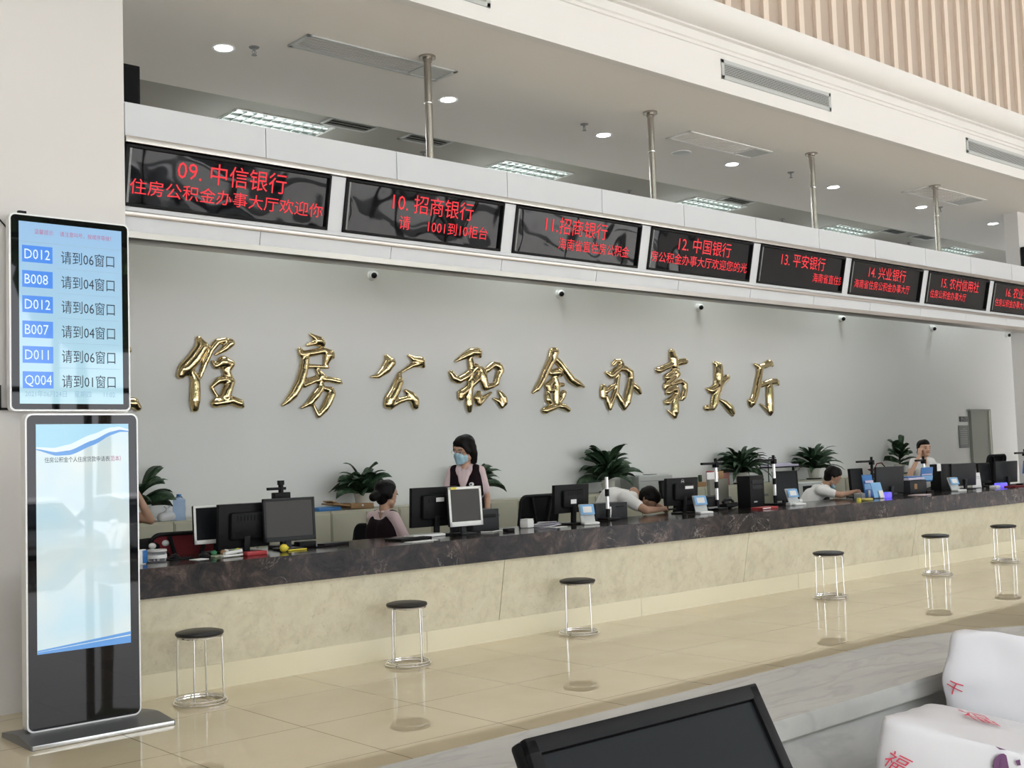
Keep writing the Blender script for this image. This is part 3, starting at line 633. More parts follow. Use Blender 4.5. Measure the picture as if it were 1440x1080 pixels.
# white carrier bags on the desk
def make_bag(name_label, corners, z0, z1fn, seed, amp=.012, n=16, taper=.02):
    A, B, C, D = [V(c) for c in corners]   # A-B front left face, then around
    def side(u, v):     # u 0..4 around, v 0..1 up
        k = int(u) % 4; f = u-int(u); P, Q = ((A,B),(B,C),(C,D),(D,A))[k]
        p = P.lerp(Q, f); ctr = (A+B+C+D)/4
        rd = min(f, 1-f)
        if rd < .12: p = p.lerp(ctr, .06*(1-rd/.12)**2)
        p = p.lerp(ctr, taper*v**3) + (p-ctr).normalized()*.012*math.sin(PI*v)
        z = z0 + (z1fn(p.x, p.y)-z0)*v
        q = V((p.x, p.y, z))
        nv = noise.noise_vector(q*7+V((seed,0,0)))*amp + noise.noise_vector(q*19+V((0,seed,0)))*amp*.45
        lim = min(1, v*4)
        return q + nv*lim
    t = thing('carrier_bag', name_label, 'bag', (0,0,0), group=None)
    mb = MB(); N = 4*n; rows_ = 22
    g = [[mb.bm.verts.new(side(4*i/N, j/rows_)) for i in range(N)] for j in range(rows_+1)]
    for j in range(rows_):
        for i in range(N): mb.bm.faces.new((g[j][i], g[j][(i+1)%N], g[j+1][(i+1)%N], g[j+1][i]))
    ctr = sum((v.co for v in g[-1]), V())/N
    prev = g[-1]
    for s_ in (.86,.6,.3):
        cur = []
        for i in range(N):
            b0 = g[-1][i].co; p = ctr.lerp(b0, s_); p.z = z1fn(p.x, p.y)+.012*(1-s_)
            cur.append(mb.bm.verts.new(p + noise.noise_vector(p*11+V((seed,seed,0)))*amp*.9))
        for i in range(N): mb.bm.faces.new((prev[i], prev[(i+1)%N], cur[(i+1)%N], cur[i]))
        prev = cur
    c = mb.bm.verts.new(V((ctr.x, ctr.y, z1fn(ctr.x, ctr.y)+.012)))
    for i in range(N): mb.bm.faces.new((prev[i], prev[(i+1)%N], c))
    mb.bm.faces.new(g[0][::-1])
    o = mb.obj('bag_body', bag_m, t); o.data.set_sharp_from_angle(angle=math.radians(80)); sm = o.modifiers.new('s','SUBSURF'); sm.levels = 1; sm.render_levels = 1
    return t, side
def bag_print(t, side, s, size, u0, v0, m, ang=0., name='print', du=1., dv=1.):
    ca, sa = math.cos(ang), math.sin(ang)
    def w(x, y):
        X, Y = x*ca-y*sa, x*sa+y*ca
        u, v = u0+X*du, min(.995, max(0, v0+Y*dv))
        p = side(u, v); q = side(u+.01, v); r = side(u, min(1, v+.01)) if v < .98 else p+(p-side(u, v-.01))
        nrm = (q-p).cross(r-p); nrm.normalize()
        return p + nrm*.004
    return text(s, size, m, t, (0,0,0), warp=w, name=name)
def bag_shape(t, side, poly, u0, v0, du, dv, m, name):
    # a small printed mark: fan of quads lying on the bag
    mb = MB(); 
    def w(x, y):
        u, v = u0+x*du, min(.99, v0+y*dv); p = side(u, v); q = side(u+.01, v); r = side(u, v-.01)
        nrm = (q-p).cross(p-r); nrm.normalize(); return p+nrm*.004
    vs = [mb.bm.verts.new(w(*p)) for p in poly]; mb.bm.faces.new(vs); bmesh.ops.triangulate(mb.bm, faces=mb.bm.faces)
    return mb.obj(name, m, t, smooth=False)
b1, s1 = make_bag('white printed carrier bag in front, wrapped round a box, low and wide', [(1.59,1.0,.74),(1.93,.70,.74),(2.21,.79,.74),(1.88,1.07,.74)], .742,
    lambda x, y: 1.087-.164*(x-1.61)+.271*(y-1.0), 3., .008)
b2, s2 = make_bag('white printed carrier bag standing behind, with a twisted peak', [(2.035,1.135,.74),(2.36,.87,.74),(2.64,.95,.74),(2.47,1.15,.74)], .742,
    lambda x, y: 1.172-.11*max(0,min(1,(x-2.05)/.32)), 9., .018, taper=.11)
crescent = [(math.cos(a)*1.0, math.sin(a)*1.0) for a in [PI*.55+PI*1.05*i/14 for i in range(15)]] + [(.28+math.cos(a)*.78, .10+math.sin(a)*.86) for a in [PI*1.55-PI*.95*i/14 for i in range(15)]]
for bag, sd, items in ((b1, s1, [('福', .27, .02, .86), ('王', .28, .56, .80)]), (b2, s2, [('千', .22, .03, .78), ('王', .22, .42, .74)])):
    for ch, sz, u, v in items: bag_print(bag, sd, ch, sz, u, v-.05, ink_red, -.5, 'printed_character', .36, .36/1.0)
for bag, sd, u, v in ((b1, s1, .44, .90), (b1, s1, .14, .56)):
    bag_shape(bag, sd, crescent, u, v, .042, .070, purple_ink, 'printed_mark')
    bag_shape(bag, sd, [(-.9,1.9),(.1,1.45),(-.5,1.15)], u, v, .042, .070, purple_ink, 'printed_mark')
    bag_shape(bag, sd, [(.75,.75),(1.15,.95),(1.2,.55),(.9,.45)], u, v, .042, .070, purple_ink, 'printed_mark')

def top_warp(x, y):
    px, py = 1.80+.80*x+.55*y, .955-.60*x+.80*y
    return V((px, py, 1.087-.164*(px-1.61)+.271*(py-1.0)+.013))
text('福', .058, ink_red, b1, (0,0,0), warp=top_warp, name='printed_character')

# ------------------------------------------------------------------ cabinets along the back wall
def cabinet(x0, x1, lab, n=2):
    t = thing('filing_cabinet', lab, 'cabinet', ((x0+x1)/2, 10.95, PLAT), group='cream cabinets along the back wall')
    w = x1-x0-.006
    MB().box((0,0,.44), (w,.40,.878), bev=.004).obj('body', cream_metal, t)
    for i in range(n):
        d = MB().box((-w/2+w*(i+.5)/n, -.207, .44), (w/n-.02,.016,.82), bev=.003).obj('door', cream_metal, t)
        MB().box((-w/2+w*(i+.5)/n+(-.5+i%2*0)*0+ (w/n*.30 if i%2==0 else -w/n*.30), -.219, .70), (.09,.01,.035), bev=.003).obj('handle', mid_grey, d)
cx = [4.1,5.0,5.9,6.8,7.7,8.6,9.5,10.4,11.3,12.2,13.1,14.0,14.9,15.8,16.7,17.6,18.5,19.4]
cl = ['farthest left, behind the leaning arm','under the water jug','behind the black monitors at the left','under the blue and brown folders','behind the seated woman with a bun','behind the woman in the mask','right of the woman in the mask',
 'left of the tall lamp post','under the largest plant','under the grey box printer','right of the grey box printer','under the red box','under the thick leafy plant','under the white printer','right of the white printer','left of the broad-leaved plant','under the broad-leaved plant','nearest the grey door']
for a, b, l in zip(cx, cx[1:], cl): cabinet(a, b, 'cream metal cabinet '+l)
CT = 1.0

# ------------------------------------------------------------------ potted plants
def plant(lab, x, z0, n, L, wid, droop, seed, up=.9, y=10.93, pot=True, stalk=.25, sc=1.):
    rnd = random.Random(seed)
    t = thing('potted_plant', lab, 'plant', (x, y, z0), group='potted plants on the cabinets')
    ph = .17 if pot else .12
    MB().lathe([(.0005,0),(.075*sc,0),(.10*sc,ph*.95),(.108*sc,ph*.95),(.108*sc,ph),(.095*sc,ph),(.09*sc,ph-.02),(.0005,ph-.02)]).obj('pot', pot_m if pot else orange_m, t)
    MB().lathe([(.0005,.0),(.12*sc,.0),(.125*sc,.02),(.0005,.012)]).obj('saucer', dark_grey, t)
    MB().lathe([(.0005,ph-.018),(.088*sc,ph-.02),(.088*sc,ph-.022),(.0005,ph-.025)]).obj('soil', soil, t)
    fm, sm = MB(), MB()
    for i in range(n):
        az = 2*PI*(i*.618+rnd.uniform(-.06,.06)); f = i/n
        el = up*(1.25-.95*f)+rnd.uniform(-.15,.15); l = L*(.75+.4*rnd.random())*(.8+.3*f); w = wid*1.45*(.8+.4*rnd.random())
        hb = ph+stalk*(1-f)*rnd.uniform(.5,1)
        d = V((math.cos(az), math.sin(az)*.62, 0))
        if math.sin(az) > 0: d.y *= .45
        base = V((d.x*.02, d.y*.02, hb)); sm.tube([V((0,0,ph-.03)), (V((0,0,ph-.03))+base)/2+d*.01, base], .006*sc, 5)
        e0 = el; p = base.copy(); N = 7; side = V((-d.y, d.x, 0)).normalized(); side = (side + V((0,0,1))*rnd.choice((-1,1))*rnd.uniform(.1,1.1)).normalized(); prev = None
        for k in range(N+1):
            s = k/N; ww = w*(math.sin(PI*min(1, s*.92+.06))**.75)*(1 if s < .97 else .15)*.5
            ang = e0-droop*s*s; tang = d.normalized()*math.cos(ang)+V((0,0,math.sin(ang))); nrm = side.cross(tang)
            cur = [fm.bm.verts.new(p-side*ww-nrm*ww*.25*-1), fm.bm.verts.new(p), fm.bm.verts.new(p+side*ww+nrm*ww*.25)]
            if prev:
                fm.bm.faces.new((prev[0],prev[1],cur[1],cur[0])); fm.bm.faces.new((prev[1],prev[2],cur[2],cur[1]))
            prev = cur; p = p+tang*l/N
            if p.y > .22: p.y = .22
    o = fm.obj('foliage', leaf, t); so = o.modifiers.new('thick', 'SOLIDIFY'); so.thickness = .002
    sm.obj('stems', leaf, t); return t
plant('broad-leaved potted plant half hidden behind the kiosk and the arm', 4.74, CT, 22, .34, .085, 1.6, 11, stalk=.25)
plant('potted plant with drooping leaves behind the seated woman with a bun', 7.34, CT, 46, .36, .075, 1.75, 5, stalk=.16)
plant('potted plant behind the woman in the mask', 8.96, CT, 30, .40, .06, 1.6, 8, stalk=.18)
plant('tallest potted plant, broad leaves behind the white lamp post', 11.30, CT, 44, .48, .10, 1.55, 21, stalk=.30)
plant('thick narrow-leaved potted plant between two scanner posts', 14.2, CT, 70, .52, .055, 1.7, 31, stalk=.16)
plant('narrow-leaved potted plant beside the man with folded arms', 16.1, CT, 52, .50, .055, 1.5, 44, stalk=.16)
plant('broad round-leaved potted plant beside the woman with a raised arm', 18.75, CT, 20, .34, .115, 1.7, 57, stalk=.36, up=1.0)

# ------------------------------------------------------------------ desk equipment
TOP = .868
def monitor(lab, x, y, rz, w, h, zb, back=False, body=black, scr=scr_grey, bez=None, bezw=.018, chin=.03, sticker=None, logo=None, neck=.05, tilt=.06, bulge=True, note=None, textl=None):
    # local front is -Y; back=True turns it round so that its rear faces the hall
    t = thing('computer_monitor', lab, 'monitor', (x, y, TOP), rz+(PI if back else 0), 'monitors on the counter')
    z0 = zb-TOP; c = z0+h/2; R = (-tilt,0,0)
    bez = bez or body
    MB().box((0,.016,c), (w,.03,h), R, bev=.006).obj('housing', body, t)
    mb = MB()
    for p, s in (((0,0,h/2-bezw/2),(w,.008,bezw)),((0,0,-h/2+chin/2),(w,.008,chin)),((-w/2+bezw/2,0,0),(bezw,.008,h)),((w/2-bezw/2,0,0),(bezw,.008,h))): mb.box(p, s, bev=.002)
    mb.obj('bezel', bez, t, (0,-.002,c), R)
    MB().box((0,0,(chin-bezw)/2), (w-2*bezw+.004,.004,h-bezw-chin+.004)).obj('screen', scr, t, (0,.001,c), R)
    if bulge:
        mb = MB(); mb.box((0,.047,c), (w*.62,.045,h*.62), R, bev=.02); mb.obj('back_cover', body, t)
        mb = MB()
        for k in range(7): mb.box((-w*.2+k*w*.065, .0715, c+h*.17), (w*.02,.004,h*.12), R)
        mb.obj('vent_slots', black_m, t)
    MB().box((0,.045,z0/2+.03), (neck,.03,z0+.12), (-.08,0,0), bev=.004).obj('stand_neck', body, t)
    MB().box((0,.04,.008), (w*.46,.17,.016), bev=.006).obj('stand_base', body, t)
    if sticker:
        sx, sz, sw, sh = sticker
        MB().box((sx*w, .073 if bulge and abs(sx) < .3 and abs(sz) < .3 else .0335, c+sz*h), (sw,.003,sh), R).obj('label_sticker', paper, t)
    if note:
        MB().box((note*w, -.007, c+h/2-bezw/2), (.06,.003,bezw*.9), R).obj('sticky_note', yellow_m, t)
    if logo == 'ring':
        MB().torus((0,0,0), .022, .003, 20, 6).box((0,0,0), (.03,.01,.006)).obj('logo', light_grey, t, (0,.036,c+h*.36), (PI/2,0,0))
    if logo and logo != 'ring':
        text(logo, .022, light_grey, t, (w*.42, .0345, c+h*.40), rot=(PI/2,0,PI), name='logo')
    return t
monitor('black monitor seen from behind with a maker mark, beside a white-framed one', 4.20, 7.86, .06, .44, .33, .905, back=True, logo='Lenovo', bulge=True)
monitor('white-framed monitor partly hidden behind a black monitor, at the left end', 4.08, 8.0, -.03, .40, .285, .945, body=black, bez=white_pl, scr=scr_dark, bulge=False)
t = monitor('grey widescreen monitor facing the hall, below the camera stand', 4.53, 7.74, -.12, .415, .325, .935, scr=scr_grey, bez=dark_grey, body=dark_grey, bezw=.02, chin=.035)
monitor('black monitor back with a white sticker, right of the seated woman', 6.03, 7.92, .0, .49, .335, .945, back=True, sticker=(-.05,.18,.085,.035))
monitor('white-framed upright monitor facing the hall, before the masked woman', 6.235, 7.73, -.02, .355, .335, .94, bez=white_pl, body=dark_grey, scr=scr_grey, bezw=.022, chin=.04, note=-.36, bulge=True)
monitor('black monitor back with a square sticker, right of the mesh chair', 7.59, 7.85, .05, .47, .265, .975, back=True, sticker=(.05,-.1,.075,.04))
monitor('black monitor back with a round mark, right of the man with lowered head', 9.33, 7.98, .0, .50, .285, .955, back=True, sticker=(-.12,.14,.13,.03), logo='ring')
monitor('smaller black monitor just behind the head of the man lying forward', 9.86, 8.6, .25, .36, .20, 1.0, scr=scr_dark)
monitor('black monitor beside the fourth scanner post, left of the man with folded arms', 11.27, 8.03, -.1, .40, .34, .91, scr=scr_dark)
monitor('grey monitor back leaning behind the blue leaflets', 13.42, 8.0, -.15, .53, .34, .895, back=True, body=dark_grey, bulge=False)
monitor('black monitor beside the man with folded arms, seen from the side', 12.86, 8.10, .1, .34, .33, .90, scr=scr_dark, bulge=False)
monitor('dark grey monitor turned to the hall, right of the woman with a raised arm', 15.24, 7.95, -.15, .54, .31, .915, back=True, body=dark_grey, bulge=False, sticker=(-.2,.3,.14,.04))
monitor('small black monitor beside the grey door', 16.1, 8.06, .0, .34, .29, .92, scr=scr_dark, bulge=False)
monitor('dark grey monitor at the right end of the counter', 16.52, 7.96, -.15, .52, .31, .91, back=True, body=dark_grey, bulge=False)

def scan_post(lab, x, y, h=.40, arm=-.22, sign=False, head=True, sc=1., column=True):
    t = thing('document_camera', lab, 'document camera', (x,y,TOP), 0, 'document cameras on the counter')
    MB().box((0,.02,.012), (.17,.2,.024), bev=.006).obj('base', black, t)
    MB().cyl((0,0,.02),(0,0,.11),.021).obj('socket', black, t)
    MB().cyl((0,0,.10),(0,0,.20+h*.1),.0175).cyl((0,0,.25+h*.1),(0,0,h),.0175).obj('column', mat('post_white', (.93,.93,.95), .12, .25) if column else black, t)
    MB().cyl((0,0,.19+h*.1),(0,0,.26+h*.1),.022).obj('collar', black, t)
    if head:
        MB().box((0,0,h+.03), (.05,.06,.06), bev=.008).cyl((0,0,h+.05),(0,0,h+.10),.016).obj('head', black, t)
        MB().box((arm/2,0,h+.045), (abs(arm),.035,.026), bev=.006).obj('arm', black, t)
    if sign:
        s = MB().box((0,-.035,h*.62), (.30,.012,.19), (.12,0,0), bev=.004).obj('notice_sign', blue_sign, t)
        MB().box((0,-.0425,h*.62+.045), (.25,.003,.026), (.12,0,0)).obj('sign_stripe', paper_p, s); MB().box((0,-.043,h*.62), (.26,.003,.016), (.12,0,0)).obj('sign_stripe', paper_p, s)
        MB().box((0,-.044,h*.62-.045), (.27,.003,.06), (.12,0,0)).obj('sign_stripe', sky_blue, s)
    return t
t = thing('document_camera', 'black camera stand head rising above the grey widescreen monitor', 'document camera', (4.61, 8.0, TOP), 0, 'document cameras on the counter')
MB().box((0,0,.012), (.17,.15,.024), bev=.005).obj('base', black, t); MB().cyl((0,0,.02),(0,0,.37),.017).obj('column', black, t)
MB().box((0,0,.405), (.14,.06,.05), bev=.006).obj('head', black, t); MB().box((-.04,0,.46), (.16,.03,.022), bev=.004).obj('arm', black, t); MB().cyl((0,0,.43),(0,0,.5),.02).box((0,0,.505),(.04,.04,.035)).obj('lens_head', black, t)
scan_post('white document camera post before the tallest plant', 8.20, 7.95, .42, head=False)
scan_post('white document camera post with black arm, left of the black tower case', 9.98, 8.02, .46, -.24)
scan_post('white document camera post with black arm, right of the black tower case', 11.0, 8.0, .47, -.30)
scan_post('document camera with black arm beside the man with folded arms', 13.1, 8.03, .40, -.34, column=False)
scan_post('document camera post carrying a blue notice, before the woman with a raised arm', 14.28, 7.98, .38, -.2, sign=True)
scan_post('document camera post carrying a blue notice at the right edge of the view', 16.66, 7.72, .42, -.3, sign=True)

def rating_pad(lab, x, y, rz, s=1.):
    t = thing('rating_terminal', lab, 'terminal', (x,y,TOP), rz, 'blue rating terminals on the counter')
    MB().box((0,-.05,.012), (.15*s,.13,.024), bev=.008).obj('base', white_pl, t)
    R = (-.42,0,0)
    u = MB().box((0,.05,.095*s), (.14*s,.018,.19*s), R, bev=.006).obj('upright', light_grey, t)
    MB().box((0,.027,.135*s), (.135*s,.004,.10*s), R, bev=.001).obj('blue_panel', sky_blue, t); MB().box((0,.023,.135*s), (.085*s,.003,.06*s), R).obj('display', paper, t)
    mb = MB()
    for i in range(4):
        for j in range(2): mb.box((-.045*s+.03*s*i, .048-.02*j+.004, .055*s-.028*j*s), (.02*s,.006,.014*s), R)
    mb.obj('keys', mid_grey, t)
rating_pad('blue and white rating terminal right of the black monitor with a square sticker', 7.64, 7.66, -.5)
rating_pad('blue and white rating terminal right of the monitor with a round mark', 9.38, 7.74, -.45)
rating_pad('blue and white rating terminal left of the man with folded arms', 11.06, 7.78, -.35)
rating_pad('blue and white rating terminal left of the dark grey turned monitor', 14.62, 7.72, -.35)
def boxthing(name, lab, cat, c, size, m, rz=0, bev=.004, group=None, extra=()):
    t = thing(name, lab, cat, c, rz, group)
    MB().box((0,0,size[2]/2), size, bev=bev).obj('body', m, t)
    for nm, p, s, mm in extra: MB().box(p, s, bev=min(s)*.2).obj(nm, mm, t)
    return t
boxthing('card_reader', 'black box device with a white plug behind the lamp post', 'device', (8.32,8.1,TOP), (.45,.18,.16), dark_grey, extra=(('socket',(-.05,-.092,.11),(.05,.006,.05),black),('slot',(.12,-.092,.12),(.12,.006,.012),black)))
t = thing('power_lead', 'white plug and lead on the black box device', 'cable', (8.27,7.98,TOP))
MB().tube([(0,.02,.11),(0,-.005,.10),(-.02,-.02,.06),(-.03,-.02,.012),(-.06,-.03,.007)], .007, 8).obj('lead', white_pl, t); MB().box((0,.008,.11),(.03,.02,.03),bev=.004).obj('plug', white_pl, t)
boxthing('tissue_box', 'small white rounded box on the counter before the mesh chair', 'box', (7.05,7.86,TOP), (.11,.09,.075), white_pl, .3, .012, extra=(('lid',(0,0,.078),(.10,.08,.006),white_pl),))
boxthing('computer_case', 'dark computer case behind the white-framed upright monitor', 'computer', (6.62,8.02,TOP), (.30,.2,.19), dark_grey, extra=(('drive_front',(.0,-.102,.13),(.22,.004,.03),black),))
boxthing('computer_case', 'tall black tower case between two document camera posts', 'computer', (10.62,8.05,TOP), (.36,.16,.35), black, .2, .006, extra=(('bay_cover',(0,-.083,.28),(.26,.006,.04),dark_grey),('bay_cover',(0,-.083,.22),(.26,.006,.04),dark_grey),('badge',(-.06,-.083,.06),(.08,.005,.015),light_grey)))
boxthing('grey_partition', 'grey fabric stand with papers tucked in, left of the black tower case', 'divider', (10.45,8.38,TOP-.4), (.33,.05,.72), mat('grey_fabric', (.24,.24,.21), .9), 0, .006, extra=(('tucked_paper',(-.05,.03,.75),(.2,.012,.10),paper),('tucked_card',(.1,.034,.76),(.1,.012,.1),orange_m)))
boxthing('card_printer', 'black card printer on the counter, left of the grey fabric stand', 'printer', (9.86,8.12,TOP), (.34,.2,.15), black, .1, .02, extra=(('lid',(0,0,.153),(.28,.15,.008),dark_grey),('tray',(.02,-.11,.03),(.2,.03,.02),mid_grey)))
t = thing('desk_phone', 'black desk telephone beside the card printer', 'telephone', (10.24,8.1,TOP)); MB().box((0,0,.03),(.2,.17,.05),(-.2,0,0),bev=.01).obj('body', black, t); MB().tube([(-.09,-.02,.07),(-.05,-.02,.095),(.05,-.02,.095),(.09,-.02,.07)], .017).obj('handset', black, t)
boxthing('cash_printer', 'squat black printer between the blue notice post and the leaning monitor', 'printer', (14.02,8.02,TOP), (.42,.2,.17), dark_grey, 0, .012, extra=(('sticker',(-.08,-.102,.09),(.07,.004,.07),orange_m),('folder',(-.02,0,.19),(.4,.18,.03),paper_p),('folder',(-.04,0,.215),(.36,.16,.015),blue_sign)))
boxthing('computer_case', 'black case behind the rating terminal, right of the woman with a raised arm', 'computer', (14.85,8.05,TOP), (.30,.16,.36), black, 0, .006, extra=(('note',(-.2,-.085,.32),(.10,.004,.10),paper),))
t = thing('notice_stand', 'white printed card standing beside the right end of the dark monitors', 'notice', (15.56,7.92,TOP), -.1); MB().box((0,0,.11),(.22,.012,.21),(-.1,0,0),bev=.002).obj('card', paper, t); MB().box((0,-.015,.16),(.13,.003,.012),(-.1,0,0)).box((0,-.0125,.135),(.15,.003,.008),(-.1,0,0)).obj('print', light_grey, t); MB().box((0,.02,.006),(.22,.08,.012)).obj('foot', clear_pl, t)
boxthing('calculator', 'white desk calculator at the foot of the printed card', 'calculator', (15.7,7.72,TOP), (.15,.1,.03), white_pl, .1, .006, extra=(('display',(0,.03,.032),(.11,.025,.004),mid_grey),))
t = thing('ink_pad', 'box glowing violet on the counter near the grey door', 'device', (15.88,7.72,TOP)); MB().box((0,0,.03),(.2,.1,.06),bev=.01).obj('body', purple_glow, t); MB().box((0,0,.063),(.18,.08,.006)).obj('lid', blue_sign, t)
boxthing('red_folder', 'dark red folder lying before the violet box', 'folder', (15.95,7.56,TOP), (.3,.16,.02), red_m, 0, .003)
t = thing('acrylic_sign', 'clear triangular sign at the right edge of the view', 'sign', (16.35,7.52,TOP)); MB().prism([(-.05,0),(.05,0),(0,.12)], 'x', -.14, .14).obj('body', clear_pl, t)
t = thing('leaflet_holder', 'tall blue leaflet holder left of the leaning monitor', 'leaflet', (12.72,7.86,TOP), -.25); MB().box((0,0,.15),(.16,.012,.27),(-.15,0,0),bev=.002).obj('leaflet', blue_sign, t); MB().box((0,-.02,.2),(.13,.003,.03),(-.15,0,0)).obj('heading', paper_p, t); MB().box((0,-.012,.14),(.14,.003,.07),(-.15,0,0)).obj('picture', sky_blue, t); MB().box((-.02,-.03,.05),(.03,.02,.09),bev=.004).obj('white_clip', white_pl, t); MB().box((0,.03,.006),(.16,.1,.012)).obj('foot', dark_grey, t)
t = thing('leaflet_holder', 'short bright blue leaflet holder before the taller one', 'leaflet', (12.62,7.68,TOP), -.2); MB().box((0,0,.10),(.17,.012,.19),(-.3,0,0),bev=.002).obj('leaflet', sky_blue, t); MB().box((.03,-.035,.05),(.07,.012,.09),(-.3,0,0)).obj('white_card', paper, t); MB().box((0,.03,.006),(.17,.1,.012)).obj('foot', dark_grey, t)
boxthing('stamp_box', 'violet glowing stamp box beside the blue leaflets', 'device', (12.80,7.66,TOP), (.11,.08,.065), purple_glow, 0, .01, extra=(('lid',(0,0,.068),(.09,.06,.006),blue_sign),))
boxthing('pen_box', 'small grey box beside the hands of the man with folded arms', 'box', (12.42,7.80,TOP), (.15,.1,.07), mid_grey, .3, .006)
for x, y, lab in ((11.86,7.46,'small yellow glue pot before the man with folded arms'),):
    t = thing('glue_pot', lab, 'pot', (x,y,TOP)); MB().cyl((0,0,0),(0,0,.03),.026).obj('jar', yellow_m, t); MB().cyl((0,0,.03),(0,0,.042),.022).obj('cap', yellow_m, t)
t = thing('tape_roll', 'yellow roll of tape lying beside the small glue pot', 'tape', (12.1,7.50,TOP)); MB().torus((0,0,.014),.055,.014,28,8).obj('roll', mat('yellow_tape', (.55,.47,.12), .5), t)
boxthing('paper_sheets', 'pink and white sheets lying before the post with the blue notice', 'paper', (13.5,7.62,TOP), (.3,.2,.006), mat('pink_paper', (.62,.48,.52), .8), .2, .001)
t = thing('lilac_papers', 'loose lilac and white papers left of the monitor with a square sticker', 'paper', (7.28,7.85,TOP), .2)
for i in range(5): MB().box((.01*i,.012*(i%3),.006+.008*i),(.24,.17,.004),(.05*(i%2),.06*(i-2)*.5,.15*i)).obj('sheet', paper_p if i % 2 else paper, t)
boxthing('paper_note', 'white strip of paper on the counter before the mesh chair', 'paper', (7.22,7.62,TOP), (.16,.07,.004), paper, .1, .001)
# left end clutter
t = thing('round_jar', 'round clear plastic jar with a pale lid at the left end', 'jar', (3.50,7.80,TOP)); MB().lathe([(.0005,0),(.062,0),(.066,.006),(.066,.058),(.058,.064),(.0005,.064)]).obj('jar', clear_pl, t); MB().lathe([(.0005,.08),(.066,.08),(.068,.066),(.063,.064),(.0005,.064)]).obj('lid', mat('frosted_lid', (.6,.6,.6), .3), t); MB().lathe([(.063,.02),(.0672,.02),(.0672,.045),(.063,.045)]).obj('paper_band', paper, t)
boxthing('card_packet', 'blue and white card packet beside the kiosk edge', 'packet', (3.30,7.62,TOP), (.09,.03,.10), paper, .5, .003, extra=(('blue_face',(.03,-.004,.05),(.05,.032,.09),blue_sign),))
t = thing('mouse_pad', 'black oval mouse pad beside the round jar', 'mouse pad', (3.66,7.80,TOP)); MB().lathe([(.0005,0),(.11,0),(.11,.006),(.0005,.007)], sc=(1,.8)).obj('pad', black_m, t)
t = thing('mouse', 'black computer mouse lying on the mouse pad', 'mouse', (3.64,7.82,TOP+.007)); MB().sph((0,0,.004),.05,(.62,1,.55)).obj('body', black, t); MB().cyl((0,-.025,.028),(0,-.01,.031),.006).obj('wheel', dark_grey, t)
t = thing('mouse', 'black computer mouse left of the small white stapler', 'mouse', (3.80,7.68,TOP)); MB().sph((0,0,.012),.055,(.7,1.1,.5)).obj('body', black, t); MB().cyl((0,-.02,.036),(0,-.005,.038),.006).obj('wheel', dark_grey, t)
boxthing('white_tile', 'white square of paper beside the computer mouse', 'paper', (3.72,7.60,TOP), (.10,.09,.004), paper, .2, .001)
t = thing('stationery_tray', 'shallow pale tray of small coloured stationery before the monitors', 'tray', (3.99,7.70,TOP), .1)
MB().box((0,0,.006),(.28,.12,.010),bev=.003).obj('tray', mat('tray_green', (.55,.62,.45), .5), t)
for i, (m, x) in enumerate(((mat('green_toy', (.05,.25,.12), .5),-.10),(orange_m,-.05),(paper,0.),(mat('green_toy2', (.2,.4,.2), .5),.05),(yellow_m,.1))): MB().sph((x,.02*(-1)**i,.03),.022,(1,1,.8)).obj('eraser', m, t)
t = thing('stapler', 'small white stapler on the counter before the black monitors', 'stapler', (3.95,7.56,TOP), .15); MB().box((0,0,.012),(.17,.045,.014),bev=.005).obj('base', white_pl, t); MB().box((.01,0,.035),(.15,.035,.02),(0,-.08,0),bev=.006).obj('arm', white_pl, t); MB().box((.07,0,.022),(.03,.03,.02)).obj('hinge', mid_grey, t)
boxthing('red_box', 'flat red box on the counter left of the lemon', 'box', (4.13,7.57,TOP), (.17,.09,.028), red_pl, .1, .004)
t = thing('lemon', 'yellow lemon on the counter before the grey widescreen monitor', 'fruit', (4.385,7.585,TOP)); MB().sph((0,0,.03),.03,(1.1,1,1)).sph((.034,0,.03),.009).obj('fruit', yellow_m, t); MB().cyl((-.034,0,.03),(-.038,0,.03),.004).obj('stem_end', orange_m, t)
t = thing('pen', 'yellow pencil lying right of the lemon', 'pen', (4.53,7.62,TOP)); MB().cyl((-.09,0,.006),(.08,.02,.006),.006,seg=8).obj('barrel', yellow_m, t); MB().cyl((.08,.02,.006),(.095,.022,.006),.006,.001,seg=8).obj('tip', black, t)
t = thing('pen', 'black pen lying behind the yellow pencil', 'pen', (4.82,7.72,TOP)); MB().cyl((-.08,0,.006),(.08,.02,.006),.006,seg=8).obj('barrel', black, t); MB().cyl((.08,.02,.006),(.09,.022,.006),.004,.001,seg=8).obj('tip', chrome, t)
boxthing('black_wallet', 'flat black case right of the grey widescreen monitor', 'case', (4.95,7.80,TOP), (.26,.09,.022), black, .2, .004)
boxthing('black_stapler', 'black hole punch behind the yellow pencil', 'punch', (4.72,7.84,TOP), (.16,.08,.05), black, .1, .008)
t = thing('computer_keyboard', 'white keyboard under the black monitor back, right of the seated woman', 'keyboard', (5.86,7.82,TOP), .1); MB().box((0,0,.012),(.36,.13,.02),bev=.004).obj('body', white_pl, t); MB().box((0,0,.024),(.33,.10,.006),bev=.001).obj('keys', light_grey, t)
boxthing('black_folder', 'black folder lying under the elbow of the seated woman', 'folder', (5.62,7.72,TOP), (.34,.2,.018), black, .1, .003)
boxthing('white_sheet', 'white sheet of paper lying before the black folder', 'paper', (5.55,7.45,TOP), (.28,.1,.003), paper, .1, .001)
boxthing('black_adapter', 'small black adapter right of the base of the upright white monitor', 'adapter', (6.62,7.62,TOP), (.1,.06,.03), black, .2, .006)
